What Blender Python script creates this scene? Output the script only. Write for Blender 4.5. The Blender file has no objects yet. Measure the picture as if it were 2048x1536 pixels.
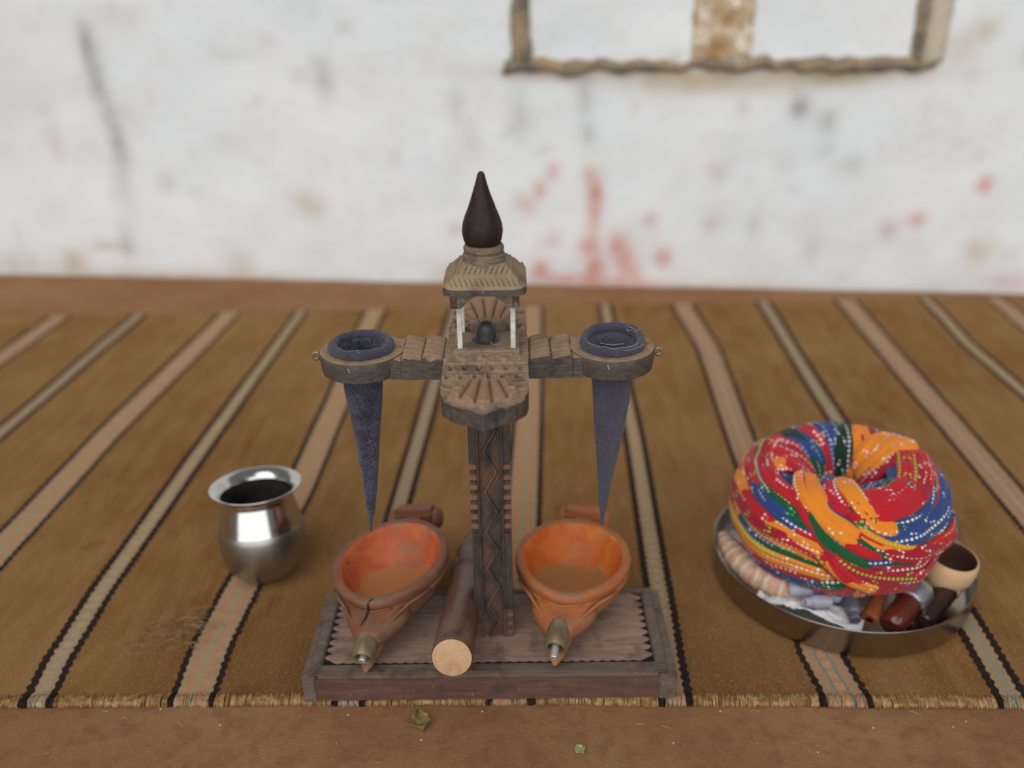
import bpy, bmesh, math, random
from math import sin, cos, pi, radians, atan2, sqrt, exp
from mathutils import Vector, Matrix, noise as mn
random.seed(7)
C = bpy.context.scene.collection
SC = bpy.context.scene

# ------------------------------------------------------------------ colour
def lin(r, g, b):
    def f(c):
        c /= 255.
        return c / 12.92 if c <= .04045 else ((c + .055) / 1.055) ** 2.4
    return (f(r), f(g), f(b), 1)

def alb(r, g, b, k=1.25):
    c = lin(r, g, b)
    return (min(.9, c[0] * k), min(.9, c[1] * k), min(.9, c[2] * k), 1)

# ------------------------------------------------------------------ nodes
class G:
    def __init__(s, name):
        s.mat = bpy.data.materials.new(name); s.mat.use_nodes = True
        s.t = s.mat.node_tree; s.t.nodes.clear()
        s.out = s.t.nodes.new('ShaderNodeOutputMaterial')
        s.b = s.t.nodes.new('ShaderNodeBsdfPrincipled')
        s.t.links.new(s.b.outputs[0], s.out.inputs[0])
    def n(s, t, **k):
        x = s.t.nodes.new(t)
        for a, v in k.items(): setattr(x, a, v)
        return x
    def set(s, sock, v):
        if isinstance(v, bpy.types.NodeSocket): s.t.links.new(v, sock)
        elif v is not None: sock.default_value = v
    def m(s, op, a, b=None, c=None, clamp=False):
        x = s.n('ShaderNodeMath', operation=op); x.use_clamp = clamp
        s.set(x.inputs[0], a); s.set(x.inputs[1], b)
        if c is not None: s.set(x.inputs[2], c)
        return x.outputs[0]
    def uv(s): return s.n('ShaderNodeTexCoord').outputs['UV']
    def obj(s): return s.n('ShaderNodeTexCoord').outputs['Object']
    def attr(s, name): return s.n('ShaderNodeAttribute', attribute_name=name)
    def rnd(s): return s.n('ShaderNodeObjectInfo').outputs['Random']
    def map(s, v, scale=(1, 1, 1), loc=(0, 0, 0), rot=(0, 0, 0)):
        x = s.n('ShaderNodeMapping'); s.set(x.inputs[0], v)
        x.inputs['Scale'].default_value = scale; s.set(x.inputs['Location'], loc); x.inputs['Rotation'].default_value = rot
        return x.outputs[0]
    def noise(s, v, scale, detail=4, rough=.55, dist=0):
        x = s.n('ShaderNodeTexNoise'); s.set(x.inputs['Vector'], v)
        x.inputs['Scale'].default_value = scale; x.inputs['Detail'].default_value = detail
        x.inputs['Roughness'].default_value = rough; x.inputs['Distortion'].default_value = dist
        return x.outputs['Fac']
    def vor(s, v, scale, feature='F1', out='Distance', rand=1):
        x = s.n('ShaderNodeTexVoronoi', feature=feature); s.set(x.inputs['Vector'], v)
        x.inputs['Scale'].default_value = scale; x.inputs['Randomness'].default_value = rand
        return x.outputs[out]
    def mix(s, f, a, b, mode='MIX'):
        x = s.n('ShaderNodeMix', data_type='RGBA', blend_type=mode)
        s.set(x.inputs[0], f); s.set(x.inputs[6], a); s.set(x.inputs[7], b)
        return x.outputs[2]
    def ramp(s, f, els, interp='LINEAR'):
        x = s.n('ShaderNodeValToRGB'); s.set(x.inputs[0], f); r = x.color_ramp; r.interpolation = interp
        while len(r.elements) < len(els): r.elements.new(.5)
        for e, (p, c) in zip(r.elements, els):
            e.position = p; e.color = c if not isinstance(c, (int, float)) else (c, c, c, 1)
        return x.outputs[0]
    def step(s, f, lo, hi):
        x = s.n('ShaderNodeMapRange'); s.set(x.inputs[0], f); x.inputs[1].default_value = lo; x.inputs[2].default_value = hi
        return x.outputs[0]
    def sep(s, v):
        x = s.n('ShaderNodeSeparateXYZ'); s.set(x.inputs[0], v); return x.outputs
    def comb(s, a, b, c=0.):
        x = s.n('ShaderNodeCombineXYZ'); s.set(x.inputs[0], a); s.set(x.inputs[1], b); s.set(x.inputs[2], c); return x.outputs[0]
    def bump(s, h, strength=.5, dist=.001):
        x = s.n('ShaderNodeBump'); s.set(x.inputs['Height'], h); x.inputs['Strength'].default_value = strength
        x.inputs['Distance'].default_value = dist; s.t.links.new(x.outputs[0], s.b.inputs['Normal'])
    def fin(s, col, rough=.8, metal=0., spec=.3, sheen=0.):
        s.set(s.b.inputs['Base Color'], col); s.set(s.b.inputs['Roughness'], rough); s.set(s.b.inputs['Metallic'], metal)
        s.b.inputs['Specular IOR Level'].default_value = spec
        if sheen: s.b.inputs['Sheen Weight'].default_value = sheen
        return s.mat

def wood(name, c1, c2, c3=None, grain=(6, 60, 60), rough=.75, bump=.5, spots=None, tint=None, spec=.3):
    g = G(name); o = g.map(g.obj(), grain)
    n1 = g.noise(o, 6, 6, .65, .4); n2 = g.noise(g.obj(), 45, 5, .6)
    col = g.mix(g.step(n1, .35, .65), c1, c2)
    if c3: col = g.mix(g.step(n2, .52, .7), col, c3)
    if spots: col = g.mix(g.step(g.noise(g.obj(), 260, 2, .5), .71, .79), col, spots)
    if tint:
        a = g.attr('tint').outputs['Fac']
        tc = g.mix(g.step(n1, .3, .7), tint, tuple(x * .72 for x in tint[:3]) + (1,))
        col = g.mix(a, col, tc)
    g.bump(g.m('ADD', n1, g.m('MULTIPLY', g.noise(g.obj(), 300, 3), .4)), bump, .0012)
    return g.fin(col, rough, 0, spec)

M = {}
M['wood_top'] = wood('weathered_top', alb(112, 93, 78), alb(142, 118, 96), alb(86, 70, 60), (60, 60, 8), .85, .5, None, alb(148, 117, 92))
M['wood_arm'] = wood('arm_wood', alb(124, 101, 82), alb(152, 124, 100), alb(92, 74, 62), (10, 60, 60), .8, .4, None, alb(142, 118, 96))
M['wood_side'] = wood('dark_side_wood', alb(58, 50, 44), alb(84, 75, 66), alb(44, 38, 34), (20, 20, 70), .62, .7, alb(165, 160, 150), None, .5)  # darker wood for the side faces of slabs and rings
M['wood_pole'] = wood('dark_pole', alb(48, 40, 36), alb(72, 58, 50), alb(40, 33, 30), (60, 60, 8), .55, .5, None, alb(134, 92, 64), .5)
M['wood_base'] = wood('base_wood', alb(112, 90, 78), alb(144, 117, 100), alb(98, 80, 66), (5, 45, 30), .8, .5, alb(165, 145, 130))
M['wood_rim'] = wood('base_rim_wood', alb(86, 72, 62), alb(104, 88, 76), alb(70, 58, 50), (5, 30, 30), .8, .5)
M['wood_front'] = wood('base_front_wood', alb(76, 54, 43), alb(96, 71, 58), alb(68, 51, 42), (4, 40, 40), .75, .4, alb(160, 130, 115))
M['wood_finial'] = wood('finial_wood', alb(34, 27, 24), alb(46, 35, 31), alb(62, 40, 34), (25, 25, 8), .55, .3, alb(90, 78, 72), None, .22)
M['wood_collar'] = wood('collar_wood', alb(92, 80, 68), alb(126, 108, 88), alb(70, 58, 50), (15, 15, 80), .8, .5, alb(170, 150, 110))
M['roof'] = wood('roof_wood', alb(108, 94, 78), alb(132, 115, 94), alb(84, 72, 60), (30, 30, 30), .85, .4, None, alb(160, 136, 102))
M['dark_hole'] = wood('groove_black', alb(20, 17, 16), alb(26, 22, 20), None, (20, 20, 20), .9)  # near-black wood for the groove panel below the scalloped board
M['end_grain'] = wood('pale_end', alb(168, 132, 98), alb(186, 150, 114), alb(150, 112, 80), (10, 10, 10), .7, .2)
M['pestle'] = wood('pestle_wood', alb(80, 54, 42), alb(104, 70, 50), alb(60, 42, 35), (40, 6, 40), .45, .2, None, None, .5)
M['tube_wood'] = wood('reddish_tube', alb(112, 56, 36), alb(140, 76, 48), None, (20, 4, 20), .4, .2)
M['cup'] = wood('cup_wood', alb(176, 140, 106), alb(192, 158, 122), None, (4, 4, 20), .6, .1)
M['cup_in'] = wood('cup_dark', alb(56, 34, 26), alb(76, 48, 36), None, (4, 4, 20), .6, .1)  # dark brown for the inside of the pale cup

def bowl_mat(name, outc, out2, patch):
    g = G(name); o = g.obj()
    n1 = g.noise(g.map(o, (10, 10, 50)), 4, 5, .6, .3); n2 = g.noise(o, 28, 4, .6); n3 = g.noise(o, 90, 3, .6)
    col = g.mix(g.step(n1, .3, .7), outc, out2)
    col = g.mix(g.step(n2, .52, .72), col, patch)
    col = g.mix(g.step(n3, .66, .78), col, alb(84, 60, 48))
    g.bump(g.m('ADD', n1, g.m('MULTIPLY', g.noise(o, 250, 3), .5)), .4, .0012)
    return g.fin(col, .6, 0, .35)
def bowl_in_mat(name, a, b, c, patch, floorc):
    g = G(name); o = g.obj()
    n1 = g.noise(g.map(o, (14, 14, 14), (3, 1, 0)), 2.2, 4, .6, .5); n2 = g.noise(o, 26, 4, .65); n3 = g.noise(o, 70, 3, .6)
    col = g.ramp(n1, [(.3, a), (.5, b), (.68, c)])
    col = g.mix(g.step(n2, .56, .7), col, patch)
    z = g.sep(o)[2]
    rag = g.m('ADD', z, g.m('MULTIPLY', g.m('SUBTRACT', n2, .5), .022))
    col = g.mix(g.m('SUBTRACT', 1., g.step(rag, .0205, .0213)), col, floorc)
    col = g.mix(g.step(n3, .7, .76), col, alb(70, 46, 34))
    g.bump(g.m('ADD', n2, g.m('MULTIPLY', n3, .4)), .35, .002)
    return g.fin(col, .6, 0, .35)
M['bowlL'] = bowl_mat('old_red_wood', alb(100, 60, 43), alb(120, 77, 57), alb(106, 86, 72))
M['bowlL_in'] = bowl_in_mat('stained_red_inside', alb(150, 66, 36), alb(164, 82, 46), alb(176, 96, 54), alb(134, 92, 70), alb(150, 96, 54))
M['bowlR'] = bowl_mat('orange_wood', alb(144, 84, 47), alb(160, 98, 57), alb(122, 92, 70))
M['bowlR_in'] = bowl_in_mat('bright_orange_inside', alb(172, 80, 28), alb(186, 96, 38), alb(196, 116, 52), alb(176, 108, 72), alb(152, 104, 60))

def simple(name, c, c2=None, rough=.5, metal=0., scale=60, bump=.2, spec=.4, bscale=300):
    g = G(name); n = g.noise(g.obj(), scale, 4, .6)
    col = g.mix(g.step(n, .35, .65), c, c2 or c)
    if bump: g.bump(g.noise(g.obj(), bscale, 3), bump, .0006)
    return g.fin(col, rough, metal, spec)
M['brass'] = simple('aged_brass', alb(136, 120, 94, 1.4), alb(98, 86, 66, 1.4), .5, .55)
M['silver'] = simple('dull_silver', (.6, .57, .5, 1), (.42, .38, .33, 1), .4, .8)
M['tin'] = simple('tube_tin', (.72, .7, .66, 1), (.6, .56, .5, 1), .4, .7)
M['bore'] = simple('bore_black', (.012, .01, .01, 1), None, .9, bump=0)
M['white_post'] = simple('white_bone', alb(205, 200, 192), alb(176, 168, 156), .45, 0, 200, .1)
M['idol'] = simple('dark_stone', alb(62, 62, 58), alb(46, 44, 42), .4, 0, 80, .3)
M['crack'] = simple('crack_dark', (.015, .01, .008, 1), None, .9, bump=0)
M['thread_white'] = simple('white_thread', alb(150, 146, 156), None, .8, bump=0)
M['thread_tan'] = simple('tan_thread', alb(150, 122, 88), alb(120, 92, 62), .9, bump=0)
M['plastic'] = simple('grey_plastic', alb(150, 148, 160), alb(128, 126, 138), .35)
M['plastic_dark'] = simple('smoke_plastic', alb(92, 92, 100), alb(70, 70, 78), .3)
M['paper'] = simple('white_paper', alb(206, 204, 204), alb(190, 188, 188), .8, 0, 30, .1)
M['glass_brown'] = simple('brown_glaze', alb(92, 40, 26), alb(58, 26, 20), .15, 0, 20, 0, .6)
M['foil'] = simple('silver_foil', (.7, .7, .74, 1), (.5, .5, .55, 1), .28, .9, 60, .8)
M['pale_cap'] = simple('pale_cap', alb(180, 160, 140), alb(160, 138, 120), .4)
M['dark_item'] = simple('dark_lacquer', alb(52, 30, 26), alb(34, 22, 20), .25, 0, 20, 0, .5)
M['leaf_yellow'] = simple('dry_leaf', alb(132, 112, 62), alb(98, 86, 48), .6, 0, 150)
M['leaf_green'] = simple('green_leaf', alb(140, 148, 98), alb(120, 126, 84), .6, 0, 150)
M['straw'] = simple('straw', alb(164, 132, 96), alb(140, 108, 76), .7, bump=0)
M['grit'] = simple('grit', alb(205, 185, 165), None, .8, bump=0)

def steel(name, c=(.60, .58, .55, 1), r=.22):
    g = G(name); o = g.obj()
    n = g.noise(g.map(o, (4, 4, 260)), 3, 4, .6)
    nn = g.noise(g.map(o, (40, 40, 2)), 2, 3, .5)
    g.bump(n, .06, .0006)
    return g.fin(c, g.m('ADD', g.m('MULTIPLY', nn, .12), r - .06), 1.)
M['steel'] = steel('polished_steel', (.60, .58, .55, 1), .15)
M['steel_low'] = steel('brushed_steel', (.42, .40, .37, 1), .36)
M['steel_in'] = simple('shaded_pot_inside', (.10, .095, .085, 1), (.05, .047, .04, 1), .5, .6)  # the pot's inner shade is painted into this dark colour
M['tray'] = steel('brushed_tray', (.40, .37, .33, 1), .27)

def cloth(name, a, b, line, crackle):
    g = G(name); o = g.obj()
    n = g.noise(o, 60, 4, .6)
    col = g.mix(g.step(n, .3, .7), a, b)
    wp = g.n('ShaderNodeTexNoise'); g.set(wp.inputs['Vector'], o); wp.inputs['Scale'].default_value = 150; wp.inputs['Detail'].default_value = 3
    vm = g.n('ShaderNodeVectorMath', operation='SCALE'); g.set(vm.inputs[0], wp.outputs['Color']); vm.inputs['Scale'].default_value = .006
    va = g.n('ShaderNodeVectorMath', operation='ADD'); g.set(va.inputs[0], g.map(o, (1, 1, .8))); g.set(va.inputs[1], vm.outputs[0])
    e = g.vor(va.outputs[0], 300, 'DISTANCE_TO_EDGE')
    if crackle: col = g.mix(g.m('MULTIPLY', g.m('MULTIPLY', g.m('SUBTRACT', 1., g.step(e, .02, .2)), .75), g.step(n, .35, .62)), col, line)
    fine = g.noise(g.map(o, (1, 1, .35), (0, 0, 0)), 900, 2, .6)
    col = g.mix(g.m('MULTIPLY', g.step(fine, .5, .75), .45), col, line)
    g.bump(g.m('ADD', g.m('MULTIPLY', g.step(e, 0, .3), .6), fine), .8, .0012)
    return g.fin(col, .9, 0, .1, .2)
M['clothL'] = cloth('dark_blue_crackled', alb(38, 38, 48), alb(48, 47, 58), alb(88, 86, 102), True)
M['clothR'] = cloth('grey_blue_cloth', alb(62, 60, 70), alb(73, 70, 82), alb(102, 97, 110), False)

M['cloth_rim'] = cloth('plain_rolled_cloth', alb(54, 52, 62), alb(66, 62, 74), alb(96, 90, 102), False)
# rug: u counts stripes (stripe i at u = i), v is metres
def rug_mat(edge=False):
    g = G('rug_fringe' if edge else 'rug_weave'); uv = g.sep(g.uv()); u, v = uv[0], uv[1]
    zig = g.m('MULTIPLY', g.m('SUBTRACT', g.m('PINGPONG', g.m('MULTIPLY', v, 190.), 1.), .5), .0022)
    wob = g.m('MULTIPLY', g.m('SUBTRACT', g.noise(g.map(g.uv(), (6, 40, 1)), 3, 3), .5), .0045)
    ui = g.m('ROUND', u); d0 = g.m('MULTIPLY', g.m('SUBTRACT', u, ui), .16)
    d = g.m('ADD', d0, wob); ad = g.m('ADD', g.m('ABSOLUTE', d), zig)
    wide = g.m('ABSOLUTE', g.m('MODULO', g.m('ADD', ui, 20.), 2.))       # 1 = narrow stripe
    narrow = g.m('GREATER_THAN', wide, .5)
    cw = g.m('SUBTRACT', .0178, g.m('MULTIPLY', narrow, .0088)); bw = g.m('ADD', .0068, g.m('MULTIPLY', narrow, .0012))
    inc = g.m('LESS_THAN', ad, cw); inb = g.m('LESS_THAN', ad, g.m('ADD', cw, bw))
    hsh = g.m('FRACT', g.m('MULTIPLY', g.m('SINE', g.m('MULTIPLY', ui, 12.9)), 43.7))
    cream = g.mix(g.step(hsh, .3, .7), alb(160, 135, 106), alb(158, 124, 100))
    cream = g.mix(g.step(g.noise(g.map(g.uv(), (3, 60, 1)), 1.5, 3), .4, .6), cream, alb(150, 128, 98))
    zz = g.m('MULTIPLY', g.m('SUBTRACT', g.m('PINGPONG', g.m('MULTIPLY', v, 330.), 1.), .5), .0015)
    a2 = g.m('ADD', g.m('ABSOLUTE', d), zz)
    def band(c, w): return g.m('LESS_THAN', g.m('ABSOLUTE', g.m('SUBTRACT', a2, c)), w)
    l1 = g.m('MULTIPLY', band(.0058, .0011), g.m('SUBTRACT', 1., narrow))
    l2 = g.m('MULTIPLY', band(.0118, .0010), g.m('SUBTRACT', 1., narrow))
    ceny = g.m('LESS_THAN', a2, .0042)
    orange, teal, green = alb(196, 112, 72), alb(84, 122, 122), alb(140, 144, 112)
    isA = g.m('GREATER_THAN', hsh, .5)
    ca = g.mix(isA, orange, teal); cb = g.mix(isA, teal, orange)
    cream = g.mix(g.m('MULTIPLY', l1, .85), cream, ca); cream = g.mix(g.m('MULTIPLY', l2, .35), cream, orange)
    cc = g.mix(narrow, g.mix(isA, green, alb(196, 140, 96)), g.mix(isA, alb(160, 150, 122), alb(120, 138, 128)))
    chk = g.m('GREATER_THAN', g.m('PINGPONG', g.m('MULTIPLY', v, 130.), 1.), .35)
    cream = g.mix(g.m('MULTIPLY', g.m('MULTIPLY', ceny, chk), .6), cream, cc)
    P = g.n('ShaderNodeNewGeometry').outputs['Position']
    big = g.noise(P, 3.2, 4, .6); mid = g.noise(g.map(P, (30, 6, 1)), 1.6, 4, .6)
    base = g.mix(g.step(big, .38, .64), alb(130, 97, 58), alb(112, 76, 40))
    base = g.mix(g.m('MULTIPLY', g.step(mid, .4, .7), .5), base, alb(144, 114, 78))
    # darker brown wool towards the middle of the front edge
    px = g.sep(P)
    dx = g.m('DIVIDE', g.m('ADD', px[0], .05), .42); dy = g.m('DIVIDE', g.m('SUBTRACT', px[1], .62), .28)
    near = g.m('SUBTRACT', 1., g.m('ADD', g.m('MULTIPLY', dx, dx), g.m('MULTIPLY', dy, dy)), clamp=True)
    base = g.mix(g.m('MULTIPLY', near, g.m('ADD', .45, g.m('MULTIPLY', mid, .6)), clamp=True), base, alb(92, 56, 31))
    speck = g.noise(P, 420, 2, .7)
    base = g.mix(g.m('MULTIPLY', g.step(speck, .54, .68), .4), base, alb(176, 140, 98))
    base = g.mix(g.m('MULTIPLY', g.step(g.noise(P, 22, 3, .6), .62, .74), .4), base, alb(92, 58, 34))
    if edge: base = g.mix(g.step(g.noise(P, 130, 2), .35, .6), alb(166, 136, 96), alb(132, 98, 62))
    col = g.mix(inb, base, g.mix(g.m('MULTIPLY', g.step(speck, .5, .7), .2), alb(44, 33, 32), alb(100, 80, 66)))
    col = g.mix(inc, col, g.mix(g.m('MULTIPLY', g.step(speck, .3, .6), .22), cream, alb(140, 112, 84)))
    w = g.m('ADD', g.m('SINE', g.m('MULTIPLY', u, 2 * pi * 60.)), g.m('SINE', g.m('MULTIPLY', v, 2 * pi * 420.)))
    g.bump(g.m('ADD', g.m('MULTIPLY', w, .25), g.m('MULTIPLY', speck, 1.4)), .8, .0015)
    return g.fin(col, .95, 0, .03)
M['rug'] = rug_mat(); M['rug_edge'] = rug_mat(True)

def floor_mat():
    g = G('mud_floor'); P = g.obj()
    a = g.noise(P, 5, 5, .6); b = g.noise(P, 60, 5, .65); c = g.noise(g.map(P, (1, 3, 1), (0, 0, 0), (0, 0, .5)), 260, 3, .7)
    col = g.mix(g.step(a, .35, .65), alb(124, 86, 58), alb(136, 101, 70))
    col = g.mix(g.m('MULTIPLY', g.step(b, .45, .65), .6), col, alb(112, 74, 50))
    col = g.mix(g.m('MULTIPLY', g.step(c, .58, .72), .45), col, alb(160, 124, 92))
    g.bump(g.m('ADD', g.m('MULTIPLY', a, 1.5), g.m('ADD', b, g.m('MULTIPLY', c, .4))), .6, .004)
    return g.fin(col, .9, 0, .15)
M['floor'] = floor_mat()

def wall_mat():
    g = G('limewash_wall'); P = g.obj()
    a = g.noise(P, 3, 4, .6); b = g.noise(P, 11, 4, .6)
    col = g.mix(g.step(a, .35, .65), alb(205, 208, 209, 1.22), alb(213, 213, 211, 1.22))
    col = g.mix(g.m('MULTIPLY', g.step(b, .5, .75), .35), col, alb(190, 186, 182, 1.2))
    st = g.attr('stain').outputs['Color']; s = g.n('ShaderNodeSeparateColor'); g.set(s.inputs[0], st)
    col = g.mix(s.outputs[2], col, alb(168, 146, 112)); col = g.mix(s.outputs[0], col, alb(182, 96, 68)); col = g.mix(s.outputs[1], col, alb(96, 88, 80))
    g.bump(g.m('ADD', a, g.m('MULTIPLY', g.noise(P, 40, 5, .6), .4)), .5, .012)
    return g.fin(col, .9, 0, .1)
M['wall'] = wall_mat()
def frame_mat(name, c1, c2, c3):
    g = G(name); P = g.obj(); n = g.noise(P, 22, 5, .65); n2 = g.noise(P, 60, 3, .6)
    col = g.ramp(n, [(.36, c1), (.5, c2), (.64, c3)]); g.bump(n2, .6, .006)
    return g.fin(col, .9, 0, .1)
M['frame_brown'] = frame_mat('peeling_plaster', alb(146, 112, 74), alb(172, 150, 122), alb(214, 206, 194))
M['frame_grey'] = frame_mat('grey_plaster', alb(88, 82, 76), alb(128, 114, 96), alb(150, 128, 98))
M['frame_tan'] = frame_mat('tan_plaster', alb(168, 156, 138), alb(180, 168, 150), alb(160, 148, 130))

# turban print
def print_mat(name, seed, els):
    g = G(name); uv = g.uv(); rd = g.rnd()
    off = g.m('MULTIPLY', rd, 7.3)
    s = g.sep(uv); u, v = s[0], s[1]
    vv = g.comb(g.m('ADD', g.m('MULTIPLY', u, 13.), g.m('ADD', off, seed)), g.m('ADD', g.m('MULTIPLY', v, 34.), off))
    warp = g.noise(vv, .7, 2)
    vv2 = g.comb(g.m('ADD', g.sep(vv)[0], g.m('MULTIPLY', warp, 1.2)), g.m('ADD', g.sep(vv)[1], g.m('MULTIPLY', warp, 2.5)))
    vc = g.n('ShaderNodeTexVoronoi', feature='F1'); g.set(vc.inputs['Vector'], vv2); vc.inputs['Scale'].default_value = .8
    sc = g.n('ShaderNodeSeparateColor'); g.set(sc.inputs[0], vc.outputs['Color'])
    col = g.ramp(sc.outputs[0], els, 'CONSTANT')
    # dotted lines
    du = g.m('SUBTRACT', g.m('FRACT', g.m('MULTIPLY', u, 190.)), .5); dv = g.m('SUBTRACT', g.m('FRACT', g.m('MULTIPLY', v, 190.)), .5)
    dot = g.m('LESS_THAN', g.m('ADD', g.m('MULTIPLY', du, du), g.m('MULTIPLY', dv, dv)), .10)
    ang = g.m('ADD', g.m('MULTIPLY', u, 30.), g.m('ADD', g.m('MULTIPLY', sc.outputs[1], 5.), g.m('MULTIPLY', g.m('PINGPONG', g.m('MULTIPLY', v, 70.), .5), 1.0)))
    row = g.m('LESS_THAN', g.m('FRACT', ang), .17)
    row2 = g.m('LESS_THAN', g.m('FRACT', g.m('ADD', g.m('MULTIPLY', v, 62.), g.m('MULTIPLY', sc.outputs[2], 3.))), .2)
    rows = g.m('MAXIMUM', row, row2)
    gate = g.m('GREATER_THAN', g.noise(vv, 1.1, 2), .46)
    dots = g.m('MULTIPLY', g.m('MULTIPLY', dot, rows), gate)
    dcol = g.ramp(sc.outputs[2], [(0, alb(220, 205, 190)), (.62, alb(216, 200, 205)), (.78, alb(120, 190, 60)), (.9, alb(214, 210, 190))], 'CONSTANT')
    col = g.mix(g.m('MULTIPLY', dots, .85), col, dcol)
    g.bump(g.noise(g.map(uv, (40, 220, 1)), 2, 3, .6), .6, .003)
    return g.fin(col, .8, 0, .2, .15)
RED, RED2, OR, YE, BL, GR, DG = alb(166, 24, 36), alb(146, 20, 38), alb(204, 118, 32), alb(204, 172, 32), alb(36, 60, 110), alb(18, 74, 40), alb(22, 42, 30)
M['p_red'] = print_mat('red_print', 0, [(0, RED), (.46, RED2), (.74, OR), (.80, BL), (.88, GR), (.95, RED)])
M['p_orange'] = print_mat('orange_print', 3, [(0, OR), (.46, alb(206, 122, 34)), (.66, RED), (.76, OR), (.9, YE), (.95, BL)])
M['p_blue'] = print_mat('blue_green_print', 9, [(0, BL), (.35, GR), (.6, BL), (.76, DG), (.9, RED)])
M['p_green'] = print_mat('green_print', 5, [(0, GR), (.6, alb(24, 96, 48)), (.75, BL), (.92, DG)])

# ------------------------------------------------------------------ objects
def new(name, verts, faces, mats, parent=None, smooth=True, midx=None, uvs=None, attrs=None):
    me = bpy.data.meshes.new(name); me.from_pydata([tuple(v) for v in verts], [], faces)
    if not isinstance(mats, (list, tuple)): mats = [mats]
    for m in mats: me.materials.append(m)
    if midx: me.polygons.foreach_set('material_index', midx)
    me.polygons.foreach_set('use_smooth', [smooth] * len(me.polygons))
    if uvs:
        l = me.uv_layers.new(name='UVMap')
        for lp in me.loops: l.data[lp.index].uv = uvs[lp.vertex_index]
    if attrs:
        for k, (ty, dat) in attrs.items():
            a = me.attributes.new(k, ty, 'POINT')
            if ty == 'FLOAT': a.data.foreach_set('value', dat)
            else: a.data.foreach_set('color', [c for q in dat for c in q])
    me.validate(); me.update()
    o = bpy.data.objects.new(name, me); C.objects.link(o)
    if parent: o.parent = parent
    return o
def thing(name, label, cat, loc=(0, 0, 0), rot=(0, 0, 0), group=None):
    o = bpy.data.objects.new(name, None); o.empty_display_size = .02; C.objects.link(o)
    o.location = loc; o.rotation_euler = rot; return tag(o, label, cat, group)
def tag(o, label, cat, group=None):
    o['label'] = label; o['category'] = cat
    if group: o['group'] = group
    return o
def struct(o): o['kind'] = 'structure'; return o
def autosm(o, deg=40):
    me = o.data; bm = bmesh.new(); bm.from_mesh(me)
    for e in bm.edges:
        if len(e.link_faces) == 2 and e.calc_face_angle(0) > radians(deg): e.smooth = False
    bm.to_mesh(me); bm.free(); return o
def recalc(o):
    bm = bmesh.new(); bm.from_mesh(o.data); bmesh.ops.recalc_face_normals(bm, faces=bm.faces); bm.to_mesh(o.data); bm.free(); return o

def lathe(name, prof, mat, parent=None, seg=64, loc=(0, 0, 0), rot=None, deform=None, deg=40, midx=None, uvs=False, caps=(True, True)):
    vs, fs, mi, uv = [], [], [], []
    n = len(prof)
    for i, (r, z) in enumerate(prof):
        for k in range(seg):
            a = 2 * pi * k / seg; p = Vector((r * cos(a), r * sin(a), z))
            if deform: p = deform(p, a, i)
            vs.append(p); uv.append((a * .05, z))
    for i in range(n - 1):
        for k in range(seg):
            k2 = (k + 1) % seg
            fs.append((i * seg + k, i * seg + k2, (i + 1) * seg + k2, (i + 1) * seg + k)); mi.append(midx(i) if midx else 0)
    if caps[0] and prof[0][0] > 1e-5: fs.append(tuple(range(seg))[::-1]); mi.append(midx(0) if midx else 0)
    if caps[1] and prof[-1][0] > 1e-5: fs.append(tuple((n - 1) * seg + k for k in range(seg))); mi.append(midx(n - 2) if midx else 0)
    o = new(name, vs, fs, mat, parent, True, mi, uv if uvs else None)
    bm = bmesh.new(); bm.from_mesh(o.data); bmesh.ops.remove_doubles(bm, verts=bm.verts, dist=1e-6); bmesh.ops.recalc_face_normals(bm, faces=bm.faces); bm.to_mesh(o.data); bm.free()
    autosm(o, deg); o.location = loc
    if rot: o.rotation_euler = rot
    return o

def bm_box(bm, c, s, rz=0, bev=.0006, M4=None):
    r = bmesh.ops.create_cube(bm, size=1); vs = r['verts']
    mt = Matrix.Translation(c) @ (M4 or Matrix.Rotation(rz, 4, 'Z')) @ Matrix.Diagonal((*s, 1))
    bmesh.ops.transform(bm, matrix=mt, verts=vs)
    if bev: bmesh.ops.bevel(bm, geom=list({e for v in vs for e in v.link_edges}), offset=bev, segments=2, affect='EDGES')
def bm_obj(name, bm, mat, parent=None, smooth=False):
    me = bpy.data.meshes.new(name); bm.to_mesh(me); bm.free()
    for m in (mat if isinstance(mat, (list, tuple)) else [mat]): me.materials.append(m)
    me.polygons.foreach_set('use_smooth', [smooth] * len(me.polygons))
    o = bpy.data.objects.new(name, me); C.objects.link(o)
    if parent: o.parent = parent
    return o
def box(name, c, s, mat, parent=None, bev=.0006, rz=0, M4=None):
    bm = bmesh.new(); bm_box(bm, c, s, rz, bev, M4); return bm_obj(name, bm, mat, parent)

def tube_data(path, radii, seg=10, flat=1.0, up=Vector((0, 0, 1)), caps=True):
    vs, fs, uv = [], [], []; n = len(path); L = 0
    for i, p in enumerate(path):
        t = (path[min(i + 1, n - 1)] - path[max(i - 1, 0)]).normalized()
        s = t.cross(up)
        if s.length < 1e-4: s = t.cross(Vector((1, 0, 0)))
        s.normalize(); w = s.cross(t).normalized()
        if i: L += (p - path[i - 1]).length
        r = radii[i] if isinstance(radii, (list, tuple)) else radii
        for k in range(seg):
            a = 2 * pi * k / seg; vs.append(p + s * (cos(a) * r) + w * (sin(a) * r * flat)); uv.append((L, k / seg * .1))
    for i in range(n - 1):
        for k in range(seg):
            k2 = (k + 1) % seg; fs.append((i * seg + k, i * seg + k2, (i + 1) * seg + k2, (i + 1) * seg + k))
    if caps: fs.append(tuple(range(seg))[::-1]); fs.append(tuple((n - 1) * seg + k for k in range(seg)))
    return vs, fs, uv
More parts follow.
